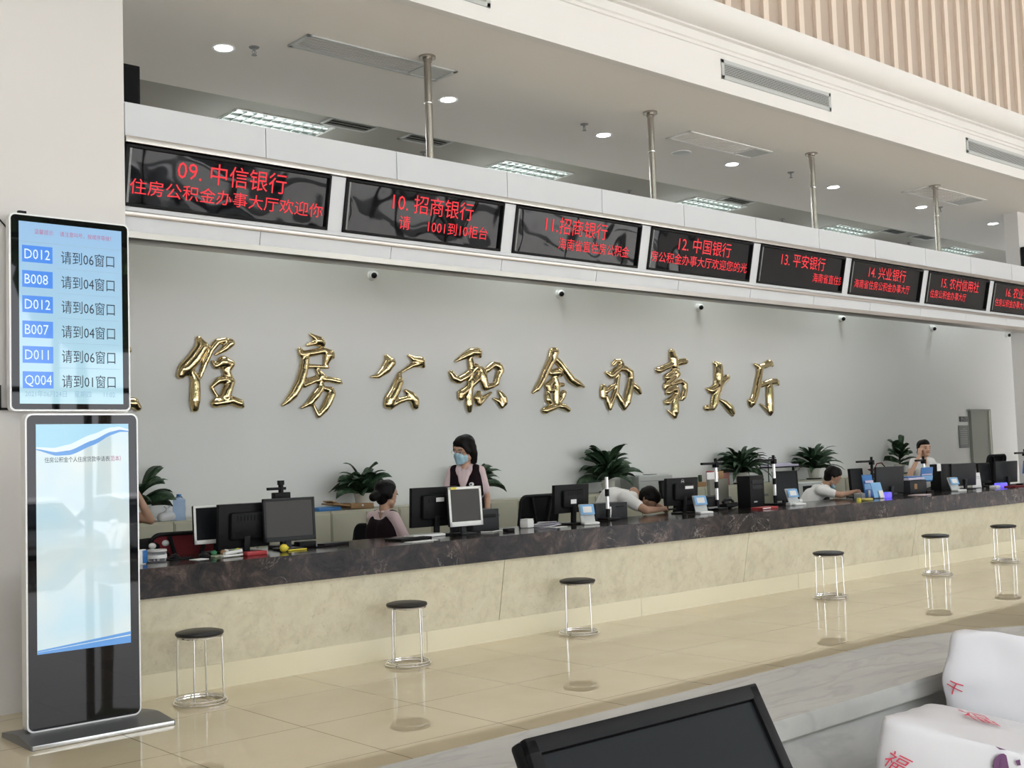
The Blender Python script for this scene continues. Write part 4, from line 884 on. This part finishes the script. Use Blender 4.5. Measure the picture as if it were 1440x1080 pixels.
t = thing('white_cable', 'thin white cable looping beside the upright white monitor', 'cable', (6.55,7.72,TOP)); MB().tube([(-.12,.05,.006),(-.05,-.02,.006),(.05,.03,.006),(.15,-.01,.006),(.2,.05,.006)], .005, 6).obj('lead', white_pl, t); MB().box((.21,.06,.008),(.03,.014,.012)).obj('plug', white_pl, t)
boxthing('red_folder', 'red folder lying between the two scanner posts', 'folder', (10.28,7.62,TOP), (.3,.16,.022), red_pl, .1, .003, extra=(('paper_edge',(-.1,-.085,.012),(.16,.006,.01),paper),))
boxthing('power_strip', 'grey and white plug strip at the foot of the post right of the tower', 'socket', (11.05,7.78,TOP), (.28,.06,.035), light_grey, .1, .006, extra=(('white_plug',(.12,0,.045),(.06,.05,.03),white_pl),))

# things on the back cabinets
t = thing('water_jug', 'clear blue water bottle on the cabinets at the left', 'bottle', (5.12,10.88,CT)); MB().lathe([(.0005,0),(.06,0),(.064,.01),(.058,.06),(.064,.11),(.058,.16),(.062,.2),(.03,.235),(.022,.24),(.0005,.24)]).obj('bottle', blue_clear, t); MB().cyl((0,0,.24),(0,0,.258),.024).obj('cap', blue_sign, t)
t = thing('plastic_bag', 'small pale knotted plastic bag beside the water bottle', 'bag', (4.98,10.86,CT)); 
mb = MB(); mb.rc((-.05,0,.04),.05,(.04,0,.045),.05); mb.rc((0,0,.08),.03,(.01,0,.12),.008); mb.rc((.01,0,.12),.008,(.035,0,.145),.014); mb.rc((.01,0,.12),.008,(-.02,0,.145),.012); mb.obj('bag', mat('frosted_bag', (.62,.62,.66), .4), t, voxel=.01)
t = thing('glass_tumbler', 'small glass tumbler at the left end of the cabinets', 'glass', (4.66,10.86,CT)); MB().lathe([(.0005,0),(.035,0),(.04,.09),(.037,.09),(.033,.008),(.0005,.008)]).obj('glass', clear_pl, t); MB().cyl((0,0,.009),(0,0,.05),.0335).obj('drink', mat('tea', (.25,.2,.12), .2), t)
boxthing('paper_stack', 'low stack of papers on the cabinets behind the tall black case', 'paper', (5.42,10.88,CT), (.22,.2,.04), paper, 0, .002)
boxthing('file_folder', 'dark blue folder on the cabinets, left in the heap', 'folder', (6.80,10.9,CT), (.30,.24,.04), blue_sign, .1, .003, group=None)
t = thing('file_folder', 'brown paper folder lying crumpled on the blue folder', 'folder', (7.0,10.88,CT+.04)); MB().box((0,0,.012),(.34,.22,.018),(.0,.12,.1),bev=.003).obj('cover', orange_m, t); MB().box((-.08,0,.035),(.16,.2,.012),(0,.35,0),bev=.003).obj('flap', orange_m, t)
t = thing('file_folder', 'brown paper parcel right of the crumpled folder', 'folder', (7.22,10.88,CT)); MB().box((0,0,.035),(.3,.24,.06),(0,.03,0),bev=.006).obj('parcel', orange_m, t); MB().sph((.0,-.12,.04),.012).obj('seal', paper, t)
t = boxthing('box_printer', 'pale grey box printer on the cabinets left of the monitor with a round mark', 'printer', (12.06,10.92,CT), (.7,.36,.20), mat('printer_grey', (.45,.46,.44), .5), 0, .015, extra=(('top_lid',(.0,0,.205),(.6,.3,.012),light_grey),('slot',(.02,-.05,.213),(.18,.1,.01),black),('front_line',(0,-.182,.13),(.66,.006,.008),mid_grey)))
boxthing('small_carton', 'little brown carton with a plant sprig, on the cabinets', 'carton', (13.12,10.88,CT), (.2,.14,.07), orange_m, 0, .004, extra=(('sprig',(.05,0,.12),(.05,.04,.10),leaf),))
boxthing('red_box', 'upright red box on the cabinets left of the thick leafy plant', 'box', (13.46,10.9,CT), (.13,.1,.22), mat('red_card', (.36,.07,.07), .6), 0, .004)
boxthing('red_box', 'pale red box half behind the first scanner post with an arm', 'box', (13.78,10.95,CT), (.2,.1,.18), mat('red_card2', (.36,.16,.14), .6), 0, .004)
t = thing('document_rack', 'dark wire rack holding papers behind the black tower case', 'rack', (15.05,10.93,CT)); MB().tube([(-.3,-.1,0),(-.3,-.1,.34),(-.26,-.1,.38),(-.1,-.1,.38)], .008).tube([(.35,-.1,0),(.35,-.1,.22)], .02).obj('frame', black, t); MB().box((.15,0,.225),(.75,.26,.02)).obj('shelf', black, t); MB().box((.05,0,.26),(.5,.22,.05)).box((.35,0,.25),(.3,.2,.03)).obj('papers', paper_p, t)
t = boxthing('office_printer', 'white office printer with black front left of the man with folded arms', 'printer', (15.0,10.36,PLAT), (.80,.46,.87), light_grey, 0, .015, extra=(('black_panel',(0,-.232,.78),(.76,.006,.09),black),('tray_opening',(.1,-.232,.60),(.4,.006,.07),black),('paper_drawer',(0,-.234,.3),(.7,.012,.3),light_grey)))
t = thing('spray_bottle', 'dark bottle with a white cap beside the scanner post', 'bottle', (11.35,8.08,TOP)); MB().lathe([(.0005,0),(.032,0),(.032,.16),(.018,.19),(.0005,.19)]).obj('bottle', dark_grey, t); MB().cyl((0,0,.19),(0,0,.24),.018,.012).obj('cap', white_pl, t)
t = thing('fruit_basket', 'red wire basket on the cabinets left of the broad-leaved plant', 'basket', (18.05,10.9,CT)); MB().torus((0,0,.02),.12,.012).torus((0,0,.10),.2,.012).obj('rim', red_m, t)
mb = MB()
for k in range(10): a = 2*PI*k/10; mb.tube([(.12*math.cos(a),.12*math.sin(a),.02),(.2*math.cos(a),.2*math.sin(a),.1)],.006,5)
mb.tube([(-.2,0,.1),(-.1,0,.2),(.05,0,.21),(.2,0,.1)],.010,6); mb.obj('wires', red_m, t)

# ------------------------------------------------------------------ office chairs
def office_chair(lab, x, y, rz, seat=.47, back=.98, w=.5, m=black_m, mesh=True, arms=False):
    t = thing('office_chair', lab, 'chair', (x,y,PLAT), rz, 'office chairs behind the counter')
    MB().box((0,0,seat-.03), (w*.96,.46,.07), bev=.025).obj('seat', m, t)
    h = back-seat-.08; c = (0,.24,seat+.08+h/2)
    ring = rrect(w, h, .07, 6)
    MB().tube([(p[0], .03*(p[1]/h)+.0-.05*(1-(2*p[0]/w)**2)*0, p[1]) for p in ring], .016, 8, True).obj('back_frame', black, t, c, (-.1,0,0))
    mb = MB(); mb.prism(rrect(w-.02, h-.02, .06, 6), 'y', -.004, .004)
    mb.obj('back_panel', m, t, c, (-.13,0,0))
    MB().tube([(-w*.26,.035,h*.46),(-w*.1,.05,-h*.3),(0,.05,-h*.5-.06)], .016).tube([(w*.26,.035,h*.46),(w*.1,.05,-h*.3),(0,.05,-h*.5-.06)], .016).obj('back_support', black, t, c, (-.1,0,0))
    MB().tube([(0,.29,seat+.06),(0,.27,seat-.06),(0,.1,seat-.08)], .02).obj('back_bracket', black, t)
    MB().cyl((0,0,.10),(0,0,seat-.06),.028).obj('gas_post', chrome, t)
    for k in range(5):
        a = 2*PI*k/5; l = MB().tube([(.02*math.cos(a),.02*math.sin(a),.10),(.28*math.cos(a),.28*math.sin(a),.07)], [.022,.014]).obj('leg', black, t)
        MB().cyl((.28*math.cos(a)-.02*math.sin(a),.28*math.sin(a)+.02*math.cos(a),.028),(.28*math.cos(a)+.02*math.sin(a),.28*math.sin(a)-.02*math.cos(a),.028),.027,seg=14).obj('castor', black, l)
    if arms:
        for s in (-1, 1): MB().tube([(s*w*.52,.1,seat),(s*w*.54,.1,seat+.2),(s*w*.54,-.15,seat+.2)], .012).obj('armrest', chrome, t)
    return t
office_chair('empty black mesh office chair right of the masked woman', 7.95, 8.95, PI+.1, .46, 1.0, .58)
office_chair('black chair behind the seated woman with a bun, its steel arm showing', 6.0, 9.12, -PI/2+.15, .42, .80, .5, arms=True)
office_chair('red backed chair at the left end, behind the round jar', 4.02, 8.62, PI-.1, .44, .90, .56, red_m)
t = thing('jacket', 'black jacket hung over the chair at the left end', 'jacket', (3.70,8.42,PLAT+.60))
mb = MB(); mb.rc((-.14,0,.20),.07,(.14,.03,.22),.06); mb.rc((-.14,.0,.20),.07,(-.16,0,-.1),.10); mb.rc((.14,.03,.2),.06,(.15,0,-.1),.08); mb.rc((-.1,0,0),.10,(.1,0,0),.10); mb.obj('cloth', black_m, t, voxel=.014)
MB().sph((.02,-.05,.215),.03,(1,.7,.8)).sph((.13,-.04,.23),.03,(1,.7,.8)).obj('white_lining', white_pl, t)
office_chair('black chair with a rounded back beside the grey door', 17.75, 8.95, PI, .5, 1.18, .60)
office_chair('black chair half hidden behind the grey stand with papers', 10.2, 8.95, PI+.2, .46, .86, .5)

# ------------------------------------------------------------------ people
def person(label, loc, rz, J, skn=skin, shirt=shirt_white, vest=None, legs_m=trousers, hair='short', hyaw=0, hpitch=0, hroll=0, mask=None, extra=None, hs=1., bulk=1., sleeve=.62, collar=True):
    t = thing('person', label, 'person', loc, rz)
    P = {k: V(v) for k, v in J.items()}
    from mathutils import Euler
    HM = Matrix.Translation(P['head']) @ Euler((hpitch, hroll, hyaw), 'ZXY').to_matrix().to_4x4() @ Matrix.Scale(hs, 4)
    h = lambda x, y, z: HM @ V((x, y, z))
    side = (P['shL']-P['shR']).normalized()
    body = MB(); b = body
    def torso(mb, g, top=1.):
        for s in (-1, 1):
            mb.rc(P['pel']+side*s*.075*bulk, .105*bulk+g, P['chest']+side*s*.07*bulk, .10*bulk+g)
            mb.rc(P['chest']+side*s*.07*bulk, .10*bulk+g, P['neck']+side*s*.06-V((0,0,.06)), .055+g)
    torso(b, 0)
    for s, k in ((1,'L'),(-1,'R')):
        b.rc(P['neck']-V((0,0,.05))+side*s*.05, .05, P['sh'+k], .052*bulk)
        b.rc(P['sh'+k], .052*bulk, P['el'+k], .038*bulk); b.rc(P['el'+k], .038*bulk, P['wr'+k], .025)
        fd = (P['wr'+k]-P['el'+k]).normalized(); hd = V(J.get('hd'+k, fd)).normalized()
        up = V(J.get('pn'+k, (0,0,1))); ac = hd.cross(up).normalized(); pn = ac.cross(hd).normalized()
        w0 = P['wr'+k]
        b.rc(w0, .023, w0+hd*.03, .024)
        for i, off in enumerate((-.028,-.010,.009,.027)):
            kn = w0+hd*(.085-.004*abs(i-1.4)**1.5)+ac*off
            b.rc(w0+hd*.025+ac*off*.7, .017, kn, .0125)
            L = (.062,.074,.070,.054)[i]; c1 = .35+.1*i; c2 = .8+.1*i
            m1 = kn+(hd*math.cos(c1)-pn*math.sin(c1))*L*.5; m2 = m1+(hd*math.cos(c2)-pn*math.sin(c2))*L*.5
            b.rc(kn, .0105, m1, .0095); b.rc(m1, .0095, m2, .008)
        ts = ac*(-.03) if J.get('th'+k, 1) > 0 else ac*.03
        b.rc(w0+hd*.025+ts*.6, .016, w0+hd*.06+ts*1.5-pn*.01, .012); b.rc(w0+hd*.06+ts*1.5-pn*.01, .012, w0+hd*.095+ts*1.6-pn*.02, .0095)
        b.rc(P['pel']+side*s*.08, .10*bulk, P['kn'+k], .062*bulk); b.rc(P['kn'+k], .062*bulk, P['an'+k], .040)
        ft = V(J.get('ft'+k, (0,-1,0))).normalized(); b.rc(P['an'+k]-V((0,0,.02)), .036, P['an'+k]+ft*.15-V((0,0,.045)), .028)
    b.rc(P['neck']-V((0,0,.06)), .058, P['neck'], .050); b.rc(P['neck'], .050, h(0,.02,-.06), .050)
    # head: cranium, face, jaw, brow, cheeks, nose, lips, ears
    b.rc(h(0,.015,.035), .086*hs, h(0,-.015,.03), .082*hs)
    b.rc(h(0,-.02,.0), .072*hs, h(0,-.045,-.075), .040*hs)
    for s in (-1, 1):
        b.rc(h(s*.03,-.05,-.01), .034*hs, h(s*.025,-.045,-.06), .030*hs); b.rc(h(s*.045,.0,-.06), .03*hs, h(s*.02,-.05,-.085), .022*hs)
        b.rc(h(s*.083,.012,.012), .014*hs, h(s*.080,.006,-.025), .010*hs); b.rc(h(s*.012,-.088,.028), .012*hs, h(s*.04,-.078,.03), .012*hs)
    b.rc(h(0,-.088,.012), .010*hs, h(0,-.108,-.022), .012*hs); b.rc(h(-.012,-.098,-.028), .009*hs, h(.012,-.098,-.028), .009*hs)
    b.rc(h(-.014,-.086,-.052), .009*hs, h(.014,-.086,-.052), .009*hs); b.rc(h(0,-.078,-.092), .018*hs, h(0,-.074,-.095), .018*hs)
    bo = body.obj('body', skn, t, voxel=.0085, relax=3)
    for s in (-1, 1):
        MB().sph(h(s*.033,-.0845,.010), .0115*hs, (1,.7,.62), 10).obj('eye', ink, t)
        MB().rc(h(s*.018,-.094,.034), .0045*hs, h(s*.048,-.083,.034), .0035*hs, 8, 3).obj('eyebrow', hairm, t)
    if not mask: MB().rc(h(-.02,-.094,-.053), .0052*hs, h(.02,-.094,-.053), .0052*hs, 8, 3).obj('lips', mat('lips', (.36,.13,.11), .5), t)
    # clothes
    sh = MB(); torso(sh, .011)
    for s, k in ((1,'L'),(-1,'R')):
        sh.rc(P['neck']-V((0,0,.05))+side*s*.05, .060, P['sh'+k], .064*bulk); e = P['sh'+k].lerp(P['el'+k], sleeve)
        sh.rc(P['sh'+k], .064*bulk, e, .056*bulk)
    so = sh.obj('shirt', shirt, t, voxel=.011)
    if collar:
        cb = MB(); nk = P['neck']-V((0,0,.025)); f = side.cross(V((0,0,1))).normalized(); f = -f if f.y > 0 else f
        f = (P['neck']-P['chest']).cross(side); f = f if f.dot(HM.to_3x3() @ V((0,-1,0))) > 0 else -f; f.normalize()
        for s in (-1, 1):
            cb.rc(nk-f*.05+side*s*.02, .016, nk+side*s*.058, .016); cb.rc(nk+side*s*.058, .016, nk+f*.062+side*s*.018-V((0,0,.03)), .013)
            cb.rc(nk+f*.062+side*s*.018-V((0,0,.03)), .013, nk+f*.062+side*s*.05-V((0,0,.065)), .010)
        cb.obj('collar', shirt, so, voxel=.008, relax=2)
    if vest:
        v = MB()
        for s in (-1, 1):
            v.rc(P['pel']+side*s*.075*bulk, .105*bulk+.022, P['chest']+side*s*.068*bulk, .10*bulk+.024)
            v.rc(P['chest']+side*s*.072*bulk, .10*bulk+.024, P['neck']+side*s*.098-V((0,0,.055)), .062)
        v.obj('vest', vest, t, voxel=.011)
        if extra and 'front' in extra:
            f = extra['front']; vf = MB(); ch = P['chest']; nk = P['neck']; fr = .10*bulk+.02
            f = extra['front']; vf = MB(); ch = P['chest']; nk = P['neck']; fr = .10*bulk+.026
            A = nk-V((0,0,.06))+f*.045; Bm = ch-V((0,0,.05))+f*fr; Md = A.lerp(Bm, .5)+f*.022
            for sg in (-1, 1):
                vf.rc(A+side*sg*.042, .028, Md+side*sg*.022, .022); vf.rc(Md+side*sg*.022, .022, Bm, .008)
            vf.rc(A, .03, Md, .024); vf.rc(Md, .024, Bm, .008)
            vf.obj('shirt_front', shirt, so, voxel=.009, relax=2)
            bc = ch+V((0,0,.02))+f*(fr+.006)+side*extra.get('bs',.07)
            MB().cyl(bc-f*.03, bc+f*.006, .020).obj('badge', paper, t); MB().cyl(bc+f*.006, bc+f*.008, .008).obj('badge_mark', ink, t)
    lg = MB(); lg.rc(P['pel']-side*.075, .118*bulk, P['pel']+side*.075, .118*bulk)
    for k in 'LR':
        s = 1 if k == 'L' else -1
        lg.rc(P['pel']+side*s*.08, .114*bulk, P['kn'+k], .076*bulk); lg.rc(P['kn'+k], .076*bulk, P['an'+k]+V((0,0,.04)), .058)
        sm = MB(); ft = V(J.get('ft'+k, (0,-1,0))).normalized(); a = P['an'+k]; sm.rc(a-V((0,0,.035)), .042, a+ft*.15-V((0,0,.048)), .034); sm.obj('shoe', black, t, voxel=.011)
    lg.obj('trousers', legs_m, t, voxel=.012)
    # hair
    hr = MB()
    hr.rc(h(0,.035,.055), .083*hs, h(0,-.018,.068), .074*hs)
    hr.rc(h(0,.05,.02), .076*hs, h(0,.05,-.03), .055*hs)
    if hair == 'bob':
        for s in (-1, 1):
            hr.rc(h(s*.05,.02,.06), .055*hs, h(s*.076,.03,-.03), .040*hs); hr.rc(h(s*.076,.03,-.03), .040*hs, h(s*.068,.035,-.105), .030*hs)
            hr.rc(h(s*.035,-.062,.082), .026*hs, h(s*.079,-.036,.0), .018*hs)
        hr.rc(h(0,.06,.0), .075*hs, h(0,.062,-.09), .052*hs)
    elif hair == 'bun':
        for s in (-1, 1): hr.rc(h(s*.045,.0,.065), .050*hs, h(s*.066,.03,.0), .034*hs)
        hr.rc(h(0,.13,-.005), .045*hs, h(.0,.155,-.015), .040*hs)
    elif hair == 'back':
        for s in (-1, 1): hr.rc(h(s*.04,-.01,.07), .045*hs, h(s*.072,.02,.01), .026*hs)
        hr.rc(h(0,.12,-.03), .035*hs, h(0,.13,-.05), .03*hs)
    else:
        for s in (-1, 1): hr.rc(h(s*.045,-.01,.068), .046*hs, h(s*.070,.02,.02), .026*hs)
        hr.rc(h(-.03,-.055,.078), .028*hs, h(.03,-.055,.078), .028*hs)
    hr.obj('hair', hairm, t, voxel=.009, relax=3)
    if mask == 'on':
        mk = MB(); mk.rc(h(0,-.098,-.012), .020*hs, h(0,-.088,-.08), .030*hs)
        for s in (-1, 1): mk.rc(h(s*.022,-.082,-.028), .030*hs, h(s*.02,-.07,-.08), .028*hs); mk.rc(h(s*.048,-.05,-.035), .024*hs, h(s*.042,-.042,-.07), .024*hs)
        mo_ = mk.obj('face_mask', mask_m, t, voxel=.008, relax=3)
        for s in (-1, 1): MB().tube([h(s*.06,-.05,-.025), h(s*.085,-.01,-.0), h(s*.088,.015,.0)], .002, 5).obj('ear_loop', paper, mo_)
        gl = MB()
        for s in (-1, 1): gl.tube([h(s*.034+.024*math.cos(a), -.108+.10*abs(s*.024*math.cos(a)), .008+.018*math.sin(a)) for a in [2*PI*i/16 for i in range(16)]], .0016, 5, True); gl.tube([h(s*.058,-.104,.012), h(s*.086,-.03,.012), h(s*.088,.01,.008)], .0016, 5)
        gl.tube([h(-.01,-.110,.01), h(.01,-.110,.01)], .0016, 5); gl.obj('glasses', chrome, t)
    elif mask == 'chin':
        mk = MB(); mk.rc(h(-.03,-.055,-.10), .024*hs, h(.03,-.055,-.10), .024*hs); mk.rc(h(-.05,-.02,-.085), .018*hs, h(-.03,-.055,-.105), .022*hs); mk.rc(h(.05,-.02,-.085), .018*hs, h(.03,-.055,-.105), .022*hs); mk.rc(h(0,-.06,-.10),.025*hs,h(0,-.05,-.125),.018*hs)
        mk.obj('face_mask', mask_m, t, voxel=.008, relax=3)
    return t
def stand(): return dict(pel=(0,0,.82), chest=(0,-.01,1.13), neck=(0,-.005,1.335), head=(0,-.03,1.475), shL=(.165,0,1.285), shR=(-.165,0,1.285), knL=(.09,-.01,.45), knR=(-.09,-.01,.45), anL=(.09,.02,.085), anR=(-.09,.02,.085))
# the woman in the mask stands holding a tablet
J = stand(); J.update(shL=(.135,.01,1.275), shR=(-.135,.01,1.275), elR=(-.19,-.06,1.03), wrR=(-.06,-.25,1.0), hdR=(1,-.3,.0), elL=(.185,.07,1.02), wrL=(.195,-.0,.79), hdL=(0,-.1,-1), pnL=(1,0,0), pnR=(0,0,1))
person('standing woman in a blue face mask, dark vest and pale pink shirt', (6.97,8.62,PLAT), -.95, J, shirt=shirt_pink, vest=vest_m, hair='bob', hyaw=-.45, hpitch=.32, mask='on', extra={'front': V((0,-1,0)), 'bs': .085}, sleeve=.72, hs=1.08, bulk=.86)
t = thing('tablet', 'dark tablet held by the standing woman in the mask', 'tablet', (6.80,8.36,PLAT+1.03), -.95); MB().box((0,0,0),(.24,.16,.012),(.2,0,0),bev=.003).obj('case', mat('navy', (.02,.02,.06), .4), t); MB().box((0,.0,.008),(.22,.14,.003),(.2,0,0)).obj('screen', black_glass, t)
t = thing('blue_cup', 'light blue paper cup held low by the standing woman in the mask', 'cup', (7.02,8.36,PLAT+.74)); MB().lathe([(.0005,0),(.03,0),(.04,.12),(.037,.12),(.029,.006),(.0005,.006)]).obj('cup', sky_blue, t); MB().torus((0,0,.12),.04,.003).obj('rim', paper, t)
# seated woman, hair in a bun, turned away to the right
def sit(zs=.45): return dict(pel=(0,.05,zs+.09), chest=(0,0,zs+.42), neck=(0,-.03,zs+.60), head=(0,-.06,zs+.735), shL=(.16,-.01,zs+.545), shR=(-.16,-.01,zs+.545), knL=(.10,-.40,zs+.06), knR=(-.10,-.40,zs+.06), anL=(.10,-.38,.085), anR=(-.10,-.38,.085), elL=(.23,-.10,zs+.28), elR=(-.23,-.10,zs+.28), wrL=(.16,-.33,zs+.30), wrR=(-.16,-.33,zs+.30))
J = sit(.34); J.update(shL=(.14,-.01,.875), shR=(-.14,-.01,.875))
person('seated woman with her hair in a bun, dark vest, seen from behind', (6.22,8.95,PLAT), 1.75, J, shirt=shirt_pink, vest=vest_m, hair='bun', hyaw=.0, hpitch=.05, sleeve=.8, hs=1.08, bulk=.9)
# man lying forward on the counter, head on his arms
J = dict(pel=(0,.10,.52), chest=(-.02,-.13,.92), neck=(0,-.36,.985), head=(.03,-.50,.90), shL=(.17,-.30,.93), shR=(-.17,-.30,.93), knL=(.11,-.36,.50), knR=(-.11,-.36,.50), anL=(.11,-.34,.085), anR=(-.11,-.34,.085),
         elL=(.16,-.60,.80), wrL=(.41,-.58,.795), elR=(-.24,-.54,.80), wrR=(.0,-.66,.795), hdL=(1,.15,0), hdR=(1,-.1,0))
person('man in a white shirt lying forward with his head down on his arms', (8.90,8.72,PLAT), .5, J, skn=skin_d, hyaw=.25, hpitch=1.0, hs=1.06, bulk=1.12)
# man with folded arms writing
J = dict(pel=(0,.10,.50), chest=(0,-.07,.78), neck=(0,-.23,.92), head=(0,-.325,1.015), shL=(.18,-.14,.865), shR=(-.18,-.14,.865), knL=(.11,-.36,.50), knR=(-.11,-.36,.50), anL=(.11,-.34,.085), anR=(-.11,-.34,.085),
         elL=(.30,-.36,.795), wrL=(.08,-.58,.80), elR=(-.24,-.38,.795), wrR=(.0,-.60,.83), hdL=(-.7,-.5,.2), hdR=(.8,-.4,.1))
person('man in a white shirt with folded arms looking down, blue mask under his chin', (12.31,8.48,PLAT), .72, J, skn=skin_d, hyaw=.45, hpitch=.50, mask='chin', hs=1.02)
# woman with her arm raised to her ear
J = sit(.58); J.update(elR=(-.33,-.10,.92), wrR=(-.13,-.10,1.22), hdR=(.3,.1,1), pnR=(-1,0,0), elL=(.26,-.12,.84), wrL=(.14,-.36,.80))
person('seated woman in a white top with one arm raised to her ear', (15.85,8.88,PLAT), -.35, J, hair='back', hyaw=-.1, hpitch=-.03, hs=1.03, collar=False, sleeve=.45)
# person behind the kiosk, only an arm showing
J = sit(.52); J.update(elL=(.34,-.22,.985), wrL=(.20,-.16,1.30), hdL=(-.4,.1,1), pnL=(1,0,0))
person('person almost hidden behind the kiosk, one bent bare arm showing', (3.60,9.12,PLAT), .1, J, skn=skin_d, shirt=mat('dark_shirt', (.05,.05,.06), .8), hs=1., sleeve=.3, collar=False, bulk=.95)

# ------------------------------------------------------------------ the forecourt seen only in reflections: parked cars and trees
glassm = mat('car_glass', (.02,.025,.03), .05)
def car(lab, x, y, paint, rz=0):
    t = thing('car', lab, 'car', (x,y,-.65), rz, 'cars parked outside')
    def hull(secs, nm, m, par=t):
        mb = MB(); R = []
        for (yy, zb, zt, wb, wt) in secs:
            R.append([mb.bm.verts.new(p) for p in ((-wb,yy,zb),(wb,yy,zb),(wb*1.02,yy,(zb+zt)/2),(wt,yy,zt),(-wt,yy,zt),(-wb*1.02,yy,(zb+zt)/2))])
        for a, b in zip(R, R[1:]):
            for i in range(6): mb.bm.faces.new((a[i], a[(i+1)%6], b[(i+1)%6], b[i]))
        mb.bm.faces.new(R[0]); mb.bm.faces.new(R[-1][::-1]); return mb.obj(nm, m, par)
    hull([(2.25,.32,.72,.80,.72),(2.12,.26,.92,.88,.80),(1.3,.24,1.02,.92,.84),(.9,.24,1.06,.92,.86),(-1.6,.24,1.08,.92,.86),(-2.15,.28,1.04,.88,.82),(-2.28,.36,.8,.82,.76)], 'body', paint)
    hull([(1.05,1.02,1.05,.80,.78),(.25,1.02,1.56,.82,.62),(-.4,1.02,1.64,.82,.62),(-1.5,1.02,1.58,.82,.6),(-2.1,1.02,1.08,.8,.74)], 'cabin_glass', glassm)
    hull([(.3,1.55,1.60,.62,.60),(-.4,1.62,1.67,.63,.60),(-1.5,1.57,1.61,.60,.58)], 'roof', paint)
    for s in (-1, 1):
        for yy in (1.35, -1.4):
            w = MB().cyl((s*.74,yy,.33),(s*.94,yy,.33),.33,seg=24).obj('wheel', black_m, t); MB().cyl((s*.93,yy,.33),(s*.95,yy,.33),.2,seg=16).obj('hub_cap', alu, w)
        MB().box((s*.62,2.16,.74),(.32,.16,.12),bev=.03).obj('headlight', chrome, t); MB().box((s*1.0,.75,1.08),(.16,.10,.12),bev=.03).obj('mirror', paint, t)
    MB().box((0,2.24,.62),(.75,.06,.16),bev=.02).obj('radiator_grille', black, t); MB().box((0,2.22,.36),(1.3,.08,.10),bev=.02).obj('bumper', black_m, t)
car_white = mat('car_white', (.85,.86,.88), .2, coat=.6); car_grey = mat('car_grey', (.12,.12,.13), .25, .4, coat=.5)
car('white car parked outside, reflected in the kiosk screen', 8.3, -11.2, car_white)
car('second white car parked outside, to the right in the kiosk reflection', 10.9, -11.4, car_white)
car('dark grey car parked outside beside the white cars', 5.6, -11.3, car_grey)
car('white car parked outside farther along the row', 13.6, -11.3, car_white)
bark = mat('bark', (.12,.09,.06), .9); treeleaf = mat('tree_leaf', (.05,.11,.03), .7); ramp_noise(treeleaf, [(.35,(.015,.04,.012)),(.65,(.07,.13,.04))], 2.5)
def tree(lab, x, y, h, r, seed):
    t = thing('tree', lab, 'tree', (x,y,-.65), 0, 'trees outside'); rnd = random.Random(seed)
    MB().tube([(0,0,0),(.1,0,h*.3),(0,.1,h*.6)], [.22,.17,.12], 10).obj('trunk', bark, t)
    mb = MB()
    for i in range(14):
        a = rnd.uniform(0,2*PI); q = r*rnd.uniform(.1,.75); c = V((q*math.cos(a), q*math.sin(a)*.8, h*rnd.uniform(.5,1.)))
        g = bmesh.ops.create_icosphere(mb.bm, subdivisions=3, radius=r*rnd.uniform(.35,.55), matrix=Matrix.Translation(c))
        for v in g['verts']: v.co += noise.noise_vector(v.co*2.1)*.45
    mb.obj('crown', treeleaf, t)
tl = ['first tree of the row at the far left','second tree of the row','third tree, behind the grey car','fourth tree, behind the first white car','fifth tree, behind the second white car','sixth tree, behind the last car','seventh tree of the row','eighth tree of the row','ninth tree of the row','last tree of the row at the right']
for i in range(10): tree('tall dark leafy tree outside, ' + tl[i], -14+6.6*i, -17.5-(i%2)*3.5, 10.5+(i*37%5)*.6, 3.7, i)
